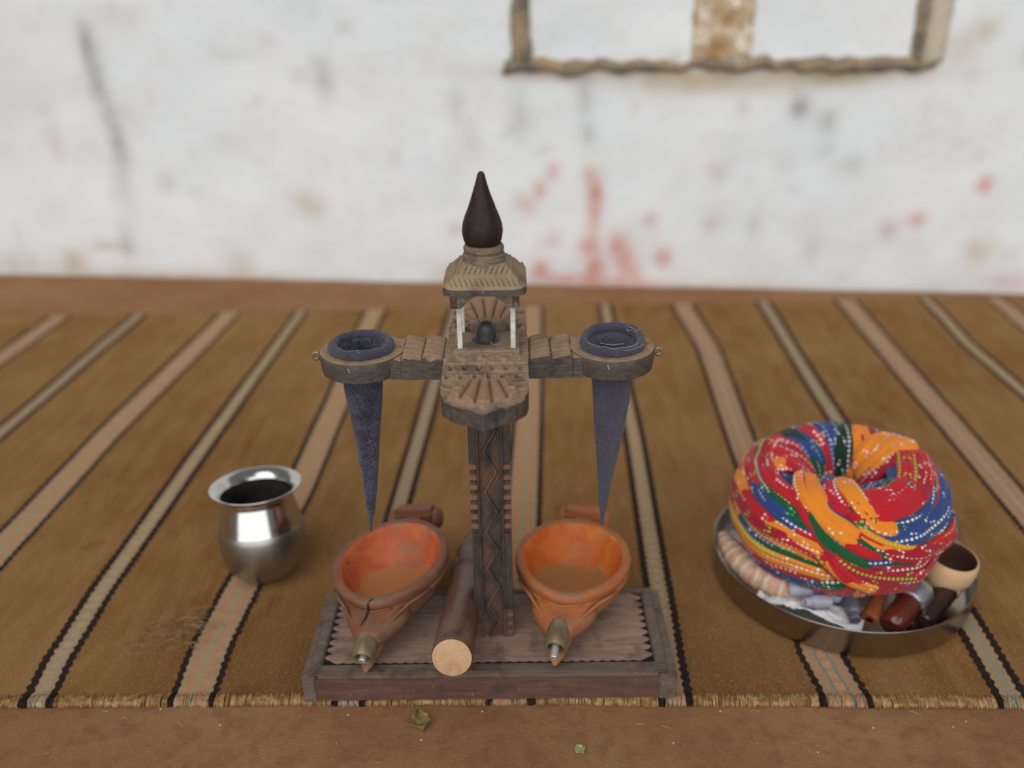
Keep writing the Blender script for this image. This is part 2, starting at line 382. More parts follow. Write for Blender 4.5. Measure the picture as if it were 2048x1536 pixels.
def tube(name, path, radii, mat, parent=None, seg=10, flat=1.0, up=Vector((0, 0, 1))):
    path = [Vector(p) for p in path]; vs, fs, uv = tube_data(path, radii, seg, flat, up)
    return recalc(new(name, vs, fs, mat, parent, True, None, uv))
def tubes(name, items, mat, parent=None, seg=5):
    V, F, U = [], [], []
    for path, r in items:
        vs, fs, uv = tube_data([Vector(p) for p in path], r, seg); b = len(V)
        V += vs; U += uv; F += [tuple(b + i for i in f) for f in fs]
    return new(name, V, F, mat, parent, True, None, U)

def slab(name, pos, depth, H, T, nu, nv, mats, parent, deg=35):
    """carved slab. pos(u,v)->point of the uncarved top, normal dir and bottom offset vector 'depth'(Vector); H(u,v) relief along -depth dir; T tint."""
    nd = -depth.normalized(); vs, tint, fs, mi = [], [], [], []
    for j in range(nv + 1):
        for i in range(nu + 1):
            u, v = -1 + 2 * i / nu, j / nv; p = pos(u, v); vs.append(p + nd * H(p)); tint.append(T(p) if T else 0.)
    W = nu + 1
    for j in range(nv):
        for i in range(nu):
            fs.append((j * W + i, j * W + i + 1, (j + 1) * W + i + 1, (j + 1) * W + i)); mi.append(0)
    def bottom(u, v): return pos(u, v) + depth
    ring = [(i, 0) for i in range(nu)] + [(nu, j) for j in range(nv)] + [(i, nv) for i in range(nu, 0, -1)] + [(0, j) for j in range(nv, 0, -1)]
    top = [j * W + i for i, j in ring]; K = 3; prev = top
    for k in range(1, K + 1):
        cur = []
        for (i, j), ti in zip(ring, top):
            b = bottom(-1 + 2 * i / nu, j / nv); cur.append(len(vs)); vs.append(vs[ti].lerp(b, k / K)); tint.append(0.)
        for a in range(len(ring)):
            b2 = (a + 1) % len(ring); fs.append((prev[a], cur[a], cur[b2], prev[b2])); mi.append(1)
        prev = cur
    # underside: quads joining left and right sides
    idx = {ij: k for k, ij in enumerate(ring)}
    for j in range(nv):
        l0 = prev[idx[(0, j)]]; l1 = prev[idx[(0, j + 1)]]; r0 = prev[idx[(nu, j)]]; r1 = prev[idx[(nu, j + 1)]]
        if j == 0:
            for i in range(nu): pass
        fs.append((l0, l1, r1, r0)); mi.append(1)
    o = new(name, vs, fs, mats, parent, True, mi, None, {'tint': ('FLOAT', tint)})
    recalc(o); autosm(o, deg); return o

def sstep(a, b, x):
    t = max(0, min(1, (x - a) / (b - a))); return t * t * (3 - 2 * t)
def tri(x): return abs((x % 1) - .5) * 2
def bandf(x, a, b, e=.0006): return sstep(a - e, a + e, x) * (1 - sstep(b - e, b + e, x))

# ================================================================== SETTING
# floor
def floor():
    vs, fs = [], []; nx, ny = 90, 80
    X0, X1, Y0, Y1 = -2.2, 2.2, -.6, 2.6
    for j in range(ny + 1):
        for i in range(nx + 1):
            x = X0 + (X1 - X0) * i / nx; y = Y0 + (Y1 - Y0) * j / ny
            vs.append((x, y, -.006 + .0012 * mn.noise(Vector((x * 5, y * 5, 0)))))
    for j in range(ny):
        for i in range(nx):
            a = j * (nx + 1) + i; fs.append((a, a + 1, a + nx + 2, a + nx + 1))
    return struct(new('floor', vs, fs, M['floor']))
floor()

# wall: s along, z up. frame origin w0
W0 = Vector((-1.3386, 2.0221, 0)); WD = Vector((.99774, -.06714, 0)); WN = Vector((-.06714, -.99774, 0))  # WN points to the room
def wall():
    blots = []  # s, z, rs, rz, channel, strength
    def b(s, z, rs, rz, ch, k): blots.append((s, z, rs, rz, ch, k))
    G_ = 1; R_ = 0; B_ = 2
    for s, z, rs, rz, k in [(.347, .525, .018, .035, .8), (.352, .46, .02, .04, .5), (.35, .42, .02, .03, .4), (.362, .37, .02, .03, .7), (.372, .33, .018, .035, .45), (.372, .29, .022, .04, .45), (.36, .22, .02, .06, .2), (.345, .08, .02, .04, .4),
                            (.867, .435, .018, .03, .5), (.81, .46, .02, .02, .28), (.857, .48, .02, .02, .3), (1.15, .39, .016, .03, .3), (1.18, .34, .02, .03, .22), (1.425, .41, .016, .04, .4), (1.433, .335, .014, .022, .45), (1.288, .365, .02, .05, .3), (1.869, .388, .018, .022, .75),
                            (1.926, .362, .02, .022, .5), (1.93, .30, .02, .02, .28), (1.72, .25, .02, .02, .25), (1.99, .27, .025, .02, .3), (1.8, .14, .015, .03, .3), (1.93, .09, .02, .03, .35), (.22, .34, .02, .02, .2), (.53, .207, .02, .014, .2), (.466, .22, .02, .02, .3), (.3, .3, .03, .03, .1), (.66, .5, .05, .02, .12), (1.85, .27, .02, .02, .18), (1.78, .235, .02, .02, .18), (1.87, .225, .02, .02, .18)]: b(s, z, rs, rz, G_, k * .75)
    for s, z, rs, rz, k in [(1.452, .2, .016, .035, 1.), (1.45, .145, .016, .04, .6), (1.44, .247, .014, .02, .6), (1.358, .252, .014, .018, .6), (1.331, .214, .015, .02, .7), (1.303, .18, .016, .02, .5), (1.44, .09, .02, .02, .8), (1.456, .035, .022, .035, .9), (1.5, .09, .016, .03, .7), (1.523, .06, .02, .04, .9), (1.545, .03, .02, .02, .6),
                            (1.607, .064, .018, .02, .8), (2.265, .232, .016, .018, .75), (2.142, .156, .018, .018, .65), (2.083, .139, .02, .02, .4), (1.137, .121, .018, .016, .45), (1.359, .101, .02, .02, .45), (1.575, .149, .016, .016, .45), (1.706, .14, .016, .02, .35), (1.331, .03, .02, .02, .8), (1.39, .01, .06, .012, .7), (1.5, .005, .09, .01, .6), (.22, .3, .018, .03, .25), (.4, .38, .012, .02, .2), (2.35, .02, .05, .02, .4), (.75, .52, .02, .02, .12)]: b(s, z, rs, rz, R_, k * .8)
    for s, z, rs, rz, k in [(.815, .17, .03, .03, .5), (.79, .185, .03, .015, .25), (.62, .02, .03, .03, .6), (.2, .03, .03, .03, .6), (.3, .07, .05, .012, .45), (1.12, .02, .04, .03, .3), (2.203, .534, .025, .02, .5), (2.16, .5, .03, .03, .35), (2.28, .09, .03, .03, .5), (.46, .0, .3, .014, .55), (1.75, .0, .4, .01, .35), (1.93, .44, .06, .015, .4), (1.7, .435, .14, .022, .55), (1.38, .462, .14, .016, .6), (1.62, .448, .12, .02, .6), (1.95, .452, .12, .014, .5), (1.75, .39, .015, .015, .35), (.42, .36, .02, .04, .2), (.02, .33, .05, .05, .2), (1.86, .45, .2, .02, .3), (.43, .58, .06, .02, .2), (.05, .02, .08, .03, .4)]: b(s, z, rs, rz, B_, k)
    for q in ((.08, .52, .14, .16, B_, .16), (.12, .36, .10, .12, B_, .10), (2.2, .3, .3, .2, B_, .03)): blots.append(q)
    rr = random.Random(3)
    for i in range(90):
        b(rr.uniform(-.2, 2.6), rr.uniform(.0, .75), rr.uniform(.006, .02), rr.uniform(.006, .022), rr.choice([0, 1, 1, 2]), rr.uniform(.06, .22))
    S0, S1, Z1 = -.9, 3.1, 1.5; nx, nz = 400, 150
    vs, fs, col = [], [], []
    for j in range(nz + 1):
        for i in range(nx + 1):
            s = S0 + (S1 - S0) * i / nx; z = -.01 + (Z1 + .01) * j / nz
            n3 = mn.noise(Vector((s * 2.2, z * 2.2, 1))) ; n4 = mn.noise(Vector((s * 9, z * 9, 4)))
            p = W0 + WD * s + WN * (.012 * n3 + .004 * n4) + Vector((0, 0, z)); vs.append(p)
            c = [0, 0, 0, 1]
            q = n4 * .35 + mn.noise(Vector((s * 40, z * 40, 9))) * .35
            for bs, bz, rs, rz, ch, k in blots:
                if abs(s - bs) > 3 * rs or abs(z - bz) > 3 * rz: continue
                d = ((s - bs) / rs) ** 2 + ((z - bz) / rz) ** 2
                v = k * max(0, min(1, exp(-d * .8) * (1 + q)))
                c[ch] = 1 - (1 - c[ch]) * (1 - v)
            col.append(c)
    for j in range(nz):
        for i in range(nx):
            a = j * (nx + 1) + i; fs.append((a, a + 1, a + nx + 2, a + nx + 1))
    ob = new('wall_back', vs, fs, M['wall'], None, True, None, None, {'stain': ('FLOAT_COLOR', col)})
    md = ob.modifiers.new('thick', 'SOLIDIFY'); md.thickness = .12; md.offset = -1
    return struct(ob)
wall()

def frame_bar(name, s0, s1, z0, z1, t, mat, parent, rough=.004, seed=0):
    """rough plaster bar standing proud of the wall"""
    nx, nz = max(4, int((s1 - s0) / .006)), max(4, int((z1 - z0) / .006)); vs, fs = [], []
    def jit(s, z, k): return rough * mn.noise(Vector((s * 25 + seed, z * 25, k)))
    for j in range(nz + 1):
        for i in range(nx + 1):
            s = s0 + (s1 - s0) * i / nx; z = z0 + (z1 - z0) * j / nz
            e = min(i, nx - i, j, nz - j); tt = -.008 if e == 0 else (t * .8 if e == 1 else t)
            vs.append(W0 + WD * (s + jit(s, z, 1)) + WN * (tt + jit(s, z, 5) * .6) + Vector((0, 0, z + jit(s, z, 3))))
    for j in range(nz):
        for i in range(nx):
            a = j * (nx + 1) + i; fs.append((a, a + nx + 1, a + nx + 2, a + 1))
    o = recalc(new(name, vs, fs, mat, parent)); return o
win = bpy.data.objects.new('window_1', None); C.objects.link(win); struct(win)
frame_bar('jamb', 1.268, 1.316, .47, .86, .014, M['frame_grey'], win, .008, 1)
frame_bar('sill', 1.25, 2.13, .455, .487, .018, M['frame_grey'], win, .011, 2)
frame_bar('mullion', 1.633, 1.762, .478, .86, .012, M['frame_brown'], win, .008, 3)
frame_bar('jamb', 2.068, 2.092, .478, .86, .014, M['frame_grey'], win, .006, 4)
frame_bar('jamb', 2.086, 2.136, .470, .86, .02, M['frame_tan'], win, .006, 5)
frame_bar('lintel', 1.25, 2.15, .85, .9, .018, M['frame_grey'], win, .01, 6)

# ================================================================== RUG
STR = {-3: [(.6, -1.21), (1.7, -1.20)], -2: [(.6, -1.03), (1.7, -1.03)], -1: [(.6, -.86), (1.19, -.859), (1.69, -.864)], 0: [(.6, -.675), (.89, -.680), (1.185, -.683), (1.66, -.668)],
       1: [(.638, -.499), (.70, -.508), (.815, -.5153), (1.20, -.5189), (1.69, -.5192)], 2: [(.6446, -.3475), (.72, -.354), (.808, -.3528), (1.014, -.3386), (1.256, -.344), (1.69, -.362)],
       3: [(.641, -.191), (1.0, -.1955), (1.257, -.1932), (1.69, -.190)], 4: [(.644, -.034), (1.0, -.028), (1.352, -.0255), (1.69, -.025)],
       5: [(.654, .128), (.80, .1315), (1.19, .137), (1.69, .129)], 6: [(.657, .2936), (.7166, .2862), (1.146, .297), (1.53, .3105), (1.747, .295)],
       7: [(.657, .4539), (.7785, .4604), (1.335, .460), (1.777, .4687)], 8: [(.66, .615), (1.0, .6264), (1.28, .635), (1.776, .647)],
       9: [(.66, .785), (1.356, .8015), (1.53, .799), (1.79, .8195)], 10: [(.66, .95), (1.686, .956), (1.744, .964)], 11: [(.66, 1.11), (1.8, 1.13)], 12: [(.66, 1.28), (1.8, 1.3)]}
def pl(tab, y):
    if y <= tab[0][0]: return tab[0][1]
    for (a, x0), (b, x1) in zip(tab, tab[1:]):
        if y <= b: t = (y - a) / (b - a); t = t * t * (3 - 2 * t) * .5 + t * .5; return x0 + (x1 - x0) * t
    return tab[-1][1]
def rug_front(x):
    return .6455 + .010 * (x + .03) * (1 if x > 0 else 2.8) + .0016 * mn.noise(Vector((x * 14, 0, 0)))
def rug_back(x): return 1.775 + .055 * x + .01 * mn.noise(Vector((x * 6, 3, 0)))
def rug():
    keys = sorted(STR); per = 14; U = []
    for a in keys[:-1]:
        for k in range(per): U.append(a + k / per)
    U.append(keys[-1]); ny = 260; vs, fs, uv = [], [], []
    for j in range(ny + 1):
        t = j / ny
        t = t * t * .55 + t * .45
        for u in U:
            a = min(int(math.floor(u)), keys[-2]); f = u - a
            xm = pl(STR[a], 1.1) * (1 - f) + pl(STR[a + 1], 1.1) * f
            y = rug_front(xm) + t * (rug_back(xm) - rug_front(xm))
            x = pl(STR[a], y) * (1 - f) + pl(STR[a + 1], y) * f
            d = y - rug_front(xm)
            z = -.0005 - .0050 * (1 - sstep(0, .0075, d)) + .0022 * max(0, mn.noise(Vector((x * 5, y * 5, 2)))) * sstep(.9, 1.2, y) + .0006 * mn.noise(Vector((x * 20, y * 20, 7)))
            if d < .0001: z = -.0060
            vs.append((x, y, z)); uv.append((u, y))
    W = len(U)
    for j in range(ny):
        for i in range(W - 1):
            a = j * W + i; fs.append((a, a + 1, a + W + 1, a + W))
    o = new('striped_rug', vs, fs, M['rug'], None, True, None, uv)
    tag(o, 'flat woven brown wool rug with dark edged cream stripes lying on the mud floor', 'rug')
    # fringe of short end fibres, follows the stripes by sharing their colours
    rr = random.Random(5); V, F, UVs = [], [], []
    for i in range(3600):
        u = rr.uniform(-1.2, 8.2); a = int(math.floor(u)); f = u - a
        xm = pl(STR[a], .66) * (1 - f) + pl(STR[a + 1], .66) * f
        y0 = rug_front(xm); x = pl(STR[a], y0) * (1 - f) + pl(STR[a + 1], y0) * f
        w = .0005; le = rr.uniform(.004, .011); dx = rr.uniform(-.0012, .0012)
        pts = [Vector((x, y0 + le, .0002)), Vector((x + dx * .5, y0 + le * .4, .0006)), Vector((x + dx, y0 - .0012, -.0022)), Vector((x + dx * 1.4, y0 - rr.uniform(.0014, .003), -.0052))]
        b = len(V)
        for k, p in enumerate(pts):
            for q in (-w, w): V.append(p + Vector((q, 0, 0))); UVs.append((u, y0 + .002))
            V.append(p + Vector((0, -.0003, .0006))); UVs.append((u, y0 + .002))
        for k in range(3):
            c = b + 3 * k; F += [(c, c + 2, c + 5, c + 3), (c + 2, c + 1, c + 4, c + 5), (c + 1, c, c + 3, c + 4)]
    fr = new('fringe', V, F, M['rug_edge'], o, True, None, UVs); fr['kind'] = 'stuff'; fr['label'] = 'short frayed fibres along the front edge'
    # torn patch with loose threads near the left orange-lined stripe
    it = []
    for i in range(60):
        x, y = rr.gauss(-.398, .012), rr.gauss(.735, .016); a = rr.uniform(-.5, 1.2) + (pi if rr.random() < .5 else 0)
        p = Vector((x, y, .0006)); path = [p.copy()]
        for k in range(7):
            a += rr.uniform(-.5, .5); p = p + Vector((cos(a), sin(a), 0)) * .0045; p.z = .0008 + .0012 * abs(sin(k * .5)) + rr.uniform(0, .0004); path.append(p.copy())
        it.append((path, rr.uniform(.0002, .00035)))
    fz = tubes('frayed_thread', it, M['thread_tan'], o); fz['label'] = 'pale loose threads around a worn spot'; fz['kind'] = 'stuff'
rug()

# ================================================================== STAND
ST = thing('carved_stand', 'tall carved wooden stand with a domed canopy and two ring arms on an oblong base', 'carved stand', (-.0508, .7125, .0), (0, 0, radians(2)))
BX, BY, BW, BD = -.0055, -.005, .3470, .1265; BT = .035
# base: plank + rim strips
def base():
    # inset board with scalloped edge against triangular dark cuts on left, right and front
    t = box('base_block', (BX, BY, .0145), (BW, BD, .029), [M['wood_front']], ST, .0012)
    bm = bmesh.new(); rw = .0135
    bm_box(bm, (BX, BY - BD / 2 + rw / 2, .0310), (BW, rw, .008), 0, .0015)
    bm_box(bm, (BX, BY + BD / 2 - rw / 2 * .6, .0310), (BW, rw * .6, .008), 0, .0012)
    for s in (-1, 1): bm_box(bm, (BX + s * (BW / 2 - rw * .42), BY, .0312), (rw * .84, BD, .008), 0, .0015)
    for s in (-1, 1): bm_box(bm, (BX + s * (BW / 2 + .0002), BY - .0008, .016), (.016 if s > 0 else .0125, BD + .0012, .031), 0, .0008)
    bm_obj('base_rim', bm, M['wood_rim'], ST)
    # dark groove panel visible between scallops
    box('groove', (BX, BY, .0306), (BW - .02, BD - .02, .0045), M['dark_hole'], ST, 0)
    # scalloped top board
    x0, x1, y0, y1 = BX - BW / 2 + .0125, BX + BW / 2 - .0125, BY - BD / 2 + .0145, BY + BD / 2 - .009
    out = []
    nS = 9; nF = 30
    def edge(a, b, n, depth, skip=0):
        a, b = Vector(a), Vector(b); d = (b - a); nn = Vector((-d.y, d.x)).normalized()  # inward
        for k in range(n):
            for q in range(12):
                t = (k + q / 12) / n; sc = abs(sin(pi * (q / 12))) ** 1.15; out.append(a + d * t + nn * depth * (1 - sc))
    edge((x0 + .009, y0), (x1 - .009, y0), nF, .0016); edge((x1, y0 + .003), (x1, y1 - .003), nS, .0080); edge((x1 - .009, y1), (x0 + .009, y1), nF, .0010); edge((x0, y1 - .003), (x0, y0 + .003), nS, .0080)
    n = len(out); vs = [Vector((p.x, p.y, .0338)) for p in out] + [Vector((p.x, p.y, BT)) for p in out] + [Vector((BX + (p.x - BX) * .985, BY + (p.y - BY) * .96, BT)) for p in out]
    fs = [(i, (i + 1) % n, n + (i + 1) % n, n + i) for i in range(n)] + [(n + i, n + (i + 1) % n, 2 * n + (i + 1) % n, 2 * n + i) for i in range(n)] + [tuple(2 * n + i for i in range(n))] + [tuple(range(n))[::-1]]
    o = new('base_board', vs, fs, M['wood_base'], ST, False); recalc(o)
base()

# post: carved front and back slabs on a dark core
def post():
    hw, yd, z0, z1 = .0190, .0185, BT, .3275
    def relief(z, x):
        ax = abs(x); h = 0.
        # rails
        h += .0012 * bandf(ax, .0098, .0122, .0004)
        # zigzag ridge in the centre channel
        if ax < .0098:
            h -= .0030
            zz = (tri((z - .01) / .0435) - .5) * 2 * .0056
            d = abs(x - zz); h += .0036 * (1 - sstep(.0010, .0026, d))
            d2 = abs(x - zz - .0058 * (1 if x > zz else -1)); h += .0014 * (1 - sstep(.0006, .0014, d2)) * (.5 + .5 * mn.noise(Vector((z * 60, 3, 1))))
        else:
            if .160 < z < .238 and ax > .0125:
                k = (z - .163) / .0108; fr = k % 1
                h += -.0030 * (1 - bandf(fr, .18, .68, .06))
            if z < .066 and ax > .0125: h += -.0022 * (1 - bandf((z / .011) % 1, .15, .75, .08))
        return h + .0002 * mn.noise(Vector((x * 400, z * 120, 3)))
    def H(p): return relief(p.z, p.x)
    def T(p):
        ax = abs(p.x)
        if .160 < p.z < .240 and ax > .0125: return .75 * bandf(((p.z - .163) / .0108) % 1, .18, .68, .06)
        if ax < .0098: return max(0, .12 + .5 * mn.noise(Vector((p.x * 90, p.z * 30, 1)))) * (1 if p.z < .27 else .3)
        if p.z < .07: return .25
        return 0
    for s, nm in ((-1, 'front_carving'), (1, 'back_carving')):
        slab(nm, lambda u, v: Vector((hw * u, s * yd, z0 + (z1 - z0) * v)), Vector((0, -s * .006, 0)), H, T, 90, 420, [M['wood_pole'], M['wood_pole']], ST)
    box('post', (0, 0, (z0 + z1) / 2), (hw * 2 - .0016, yd * 2 - .010, z1 - z0), M['wood_pole'], ST, .001)
post()

# cross head ----------------------------------------------------------
ZT = .344
def head():
    hw = .0356
    def w(y):
        a = abs(y)
        tab = [(0, hw), (.068, hw), (.070, hw * 1.0), (.085, .0352), (.095, .0335), (.101, .0300), (.104, .0262), (.1065, .0250), (.111, .0190), (.1135, .0120), (.1155, .0095), (.119, .0052), (.1225, .0006)]
        for (p, q), (r, t) in zip(tab, tab[1:]):
            if a <= r: return q + (t - q) * (a - p) / (r - p)
        return .0006
    def un(y): return abs(y) if y < .042 else .042 + (y - .042) / 1.34
    def H(p):
        x, y = p.x, p.y; a = un(y); h = 0
        if a > .066:
            cx, cy = x, a - .028; ang = atan2(cx, cy); r = sqrt(cx * cx + cy * cy)
            if abs(ang) < .43:
                k = ang / .172 + .5; f = tri(k)      # 1 on the seam between petals, 0 mid petal
                edge = .0865 - .016 * abs(ang) / .43
                body = (1 - sstep(edge - .004, edge, r)) * sstep(.0395, .0425, r)
                h += -.0040 + body * (.0062 * sqrt(max(0, 1 - f ** 2.2))) + .0035 * (1 - sstep(edge - .0005, edge + .0012, r)) * sstep(edge - .0022, edge - .0008, r)
            else: h += -.001
            e = ((abs(x) - .0268) * .80 - (a - .0800) * .60) ** 2 / .0078 ** 2 + ((abs(x) - .0268) * .60 + (a - .0800) * .80) ** 2 / .0040 ** 2
            h -= .0052 * (1 - sstep(.7, 1.25, e)); h += .0012 * bandf(sqrt(e), 1.15, 1.5, .08)
            h -= .0012 * bandf(a, .066, .0685, .0005)
        elif a > .042:
            row = (a - .042) / .012; f = row % 1
            h += .0016 * (1 - abs(2 * f - 1)) ** .5 + (.0022 if row < 1 else 0) - .001
            tt = tri(x / .0115 + .25 * int(row)); h -= .0034 * (1 - sstep(.05, .34, tt)) * bandf(f, .15, .85, .1)
            h -= .0020 * (1 - sstep(.02, .14, abs(f - .5))) * (.5 + .5 * cos(x * 2 * pi / .0057))
        elif a > .026:
            zz = tri(x / .017); f = (a - .026) / .016
            h += .0030 + .0030 * (1 - sstep(.04, .20, abs(f - .15 - .6 * zz)))
            h -= .0024 * (1 - sstep(.0, .14, abs(f - .92)))
        else:
            h += .0045 + .0013 * bandf(a, .0, .022, .0008)
            if abs(x) > .0285: h -= .0030 + .0016 * (1 if tri(y / .0065) > .5 else 0)
        if a < .026 and abs(x) < .0285: h += .0006 * bandf(abs(x), .0, .024, .0006)
        return h + .00025 * mn.noise(Vector((x * 260, y * 260, 0)))
    def T(p):
        x, a = p.x, un(p.y)
        if a > .067:
            ang = atan2(x, a - .028); r = sqrt(x * x + (a - .028) ** 2)
            return .95 * (1 if abs(ang) < .43 and .042 < r < .084 - .016 * abs(ang) / .43 else 0) + .25 * (abs(ang) >= .43)
        return .25 * (mn.noise(Vector((x * 60, a * 60, 5))) + .3)
    def pos(u, v):
        # denser rows at both ends
        s = (v - .5) * 2; y = .1225 * (math.copysign(1 - (1 - abs(s)) ** 1.25, s)); return Vector((w(y) * u, y if y < .042 else .042 + (y - .042) * 1.34, ZT))
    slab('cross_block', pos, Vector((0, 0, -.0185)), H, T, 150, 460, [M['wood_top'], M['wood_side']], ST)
head()
def arm(s):
    x0, x1 = .0345, .0830
    def hwf(x):
        b = .0265
        if x > .074: b -= .0015
        return b
    def pos(u, v):
        x = x0 + (x1 - x0) * v; b = hwf(x)
        if s < 0 and u < -.0: pass
        y = b * u
        if s < 0 and u < -.9: y += .0012 * max(0, mn.noise(Vector((x * 160, 1, 0))))
        return Vector((s * x, y, ZT - .0003))
    def H(p):
        x = abs(p.x); k = (x - .0365) / .0185; f = k % 1; h = 0
        if x < .0740:
            h += .0040 * f ** .8 - .0005
            g = tri(p.y / .0098 + .05 * sin(x * 200)); h -= .0046 * (1 - sstep(.0, .42, 1 - g)) 
            h -= .0022 * (1 - sstep(.0, .12, min(f, 1 - f)))
        if s < 0 and p.y < -.020: h -= .005 * max(0, mn.noise(Vector((x * 140, p.y * 90, 8))) + .15) * sstep(-.019, -.026, p.y)
        return h + .0002 * mn.noise(Vector((x * 300, p.y * 300, 0)))
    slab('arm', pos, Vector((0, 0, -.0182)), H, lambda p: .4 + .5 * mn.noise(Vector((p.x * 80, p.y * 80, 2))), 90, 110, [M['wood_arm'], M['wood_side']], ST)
    # ring
    R, r = .0373, .0243
    prof = [(r, ZT - .0185), (R - .0035, ZT - .0185), (R - .001, ZT - .0170), (R, ZT - .008), (R + .0004, ZT - .0012), (R - .0006, ZT + .0005), (R - .003, ZT + .0008), (r + .004, ZT + .0004), (r, ZT - .0004), (r - .001, ZT - .009), (r, ZT - .0185)]
    def df(p, a, i):
        n = .0005 * mn.noise(Vector((p.x * 90, p.y * 90, p.z * 60))); return p * (1 + 0) + Vector((cos(a), sin(a), 0)) * n
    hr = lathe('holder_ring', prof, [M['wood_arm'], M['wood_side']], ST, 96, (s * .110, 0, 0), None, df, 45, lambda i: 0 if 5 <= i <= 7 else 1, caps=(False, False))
    # brass eye at the end of the arm
    bm = bmesh.new()
    def tor(R_, r_, mt):
        n, m = 20, 10; vv = []
        for i in range(n):
            for k in range(m):
                a, b = 2 * pi * i / n, 2 * pi * k / m
                vv.append(bm.verts.new(mt @ Vector(((R_ + r_ * cos(b)) * cos(a), r_ * sin(b), (R_ + r_ * cos(b)) * sin(a)))))
        for i in range(n):
            for k in range(m): bm.faces.new((vv[i * m + k], vv[((i + 1) % n) * m + k], vv[((i + 1) % n) * m + (k + 1) % m], vv[i * m + (k + 1) % m]))
    tor(.0031, .0016, Matrix.Translation((s * (R + .0042), 0, ZT - .0055)))
    bmesh.ops.create_cone(bm, cap_ends=True, segments=12, radius1=.0018, radius2=.0018, depth=.006, matrix=Matrix.Translation((s * R, 0, ZT - .0055)) @ Matrix.Rotation(pi / 2, 4, 'Y'))
    o = bm_obj('eyelet', bm, M['brass'], hr, True); o['label'] = 'small tarnished metal eye at the tip of the arm'; recalc(o)
arm(-1); arm(1)

# canopy ---------------------------------------------------------------
PZ = ZT + .0055
for sx in (-.0225, .0232):
    for sy in (-.015, .0255):
        box('pillar', (sx, sy, (PZ + .3905) / 2), (.0042, .0030, .3905 - PZ + .002), M['white_post'], ST, .0004)
lathe('idol', [(.0084, PZ - .001), (.0087, PZ + .003), (.0086, PZ + .009), (.0081, PZ + .0125), (.0068, PZ + .0155), (.0046, PZ + .0176), (.0022, PZ + .0186), (0, PZ + .0189)], M['idol'], ST, 32, (-.0005, .004, 0), None)['label'] = 'small dark domed stone under the canopy'
lathe('idol_seat', [(.0125, PZ - .0015), (.0128, PZ + .001), (.0095, PZ + .0016), (0, PZ + .0016)], M['wood_side'], ST, 32, (-.0005, .004, 0))
CY = .0045
def canopy():
    S = .0353; ze = .4075; zc = .4225
    def pos(u, v):
        x, y = u, v * 2 - 1
        # squircle-ish outline
        m = max(abs(x), abs(y)); k = 1.0
        if m > 0:
            cx, cy = x / m, y / m; k = 1 - .075 * (min(abs(cx), abs(cy)) ** 6)
        return Vector((S * x * k, S * y * k, ze))
    def H(p):
        x, y = p.x, p.y; d = max(abs(x), abs(y)) / S; t = x if abs(y) >= abs(x) else y
        h = (zc - ze) * (1 - sstep(.42, 1.02, d)) + .0012 * (1 - sstep(.9, 1.0, d))
        if d > .45:
            row = (d - .45) / .24; r = int(row); f = row - r
            sg = 1 if r % 2 == 0 else -1
            if r < 2: h -= .0024 * (1 - sstep(.05, .50, tri((t + sg * f * .0045 + .002) / .0044))) * bandf(f, .12, .9, .06)
            h -= .0010 * bandf(row, .93, 1.02, .05); 
        dg = abs(abs(x) - abs(y)); 
        if d > .4: h += .0007 * (1 - sstep(.0004, .0016, dg))
        return h + .0003 * mn.noise(Vector((x * 200, y * 200, 0)))
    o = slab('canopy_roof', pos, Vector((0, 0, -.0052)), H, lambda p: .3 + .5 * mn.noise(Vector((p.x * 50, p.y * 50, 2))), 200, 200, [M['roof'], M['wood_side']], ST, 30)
    o.location = (0, CY, 0)
    # arched brackets below the eave
    bm = bmesh.new(); hw = .0290; zt = .4028; zb = .3895
    for q in range(4):
        mt = Matrix.Rotation(q * pi / 2, 4, 'Z')
        n = 24; rows = []
        for i in range(n + 1):
            x = -hw + 2 * hw * i / n; a = abs(x)
            z = zb if a > .0195 else zb + (zt - .0012 - zb) * (1 - (a / .0195) ** 2.2)
            rows.append([bm.verts.new(mt @ Vector((x, yy, zz))) for yy in (-hw, -hw + .006) for zz in (z, zt)])
        for a, b in zip(rows, rows[1:]):
            bm.faces.new((a[0], b[0], b[1], a[1])); bm.faces.new((a[2], a[3], b[3], b[2])); bm.faces.new((a[0], a[2], b[2], b[0])); bm.faces.new((a[1], b[1], b[3], a[3]))
        bm.faces.new(rows[0]); bm.faces.new(rows[-1][::-1])
    bmesh.ops.recalc_face_normals(bm, faces=bm.faces)
    bm_obj('arch_bracket', bm, M['wood_collar'], o)
canopy()
def irregular(k):
    return lambda p, a, i: p + Vector((cos(a), sin(a), 0)) * (k * mn.noise(Vector((cos(a) * 2, sin(a) * 2, p.z * 120))))
lathe('collar', [(.0200, .4195), (.0196, .4215), (.0180, .4225), (.0178, .4285), (.0172, .4302), (.0155, .4306), (.0158, .4318), (.0170, .4325), (.0172, .4350), (.0163, .4368), (.0140, .4374), (0, .4374)], M['wood_collar'], ST, 64, (-.0005, CY - .001, 0), None, irregular(.0005))
lathe('finial', [(.0125, .4362), (.0148, .4385), (.0160, .4412), (.0168, .4455), (.0172, .4490), (.0165, .4545), (.0147, .4605), (.0122, .4665), (.0098, .4730), (.0076, .4795), (.0054, .4865), (.0040, .4915), (.0032, .4950), (.0020, .4972), (0, .4978)], M['wood_finial'], ST, 64, (-.0012, CY - .001, 0), None, irregular(.0004), 60)
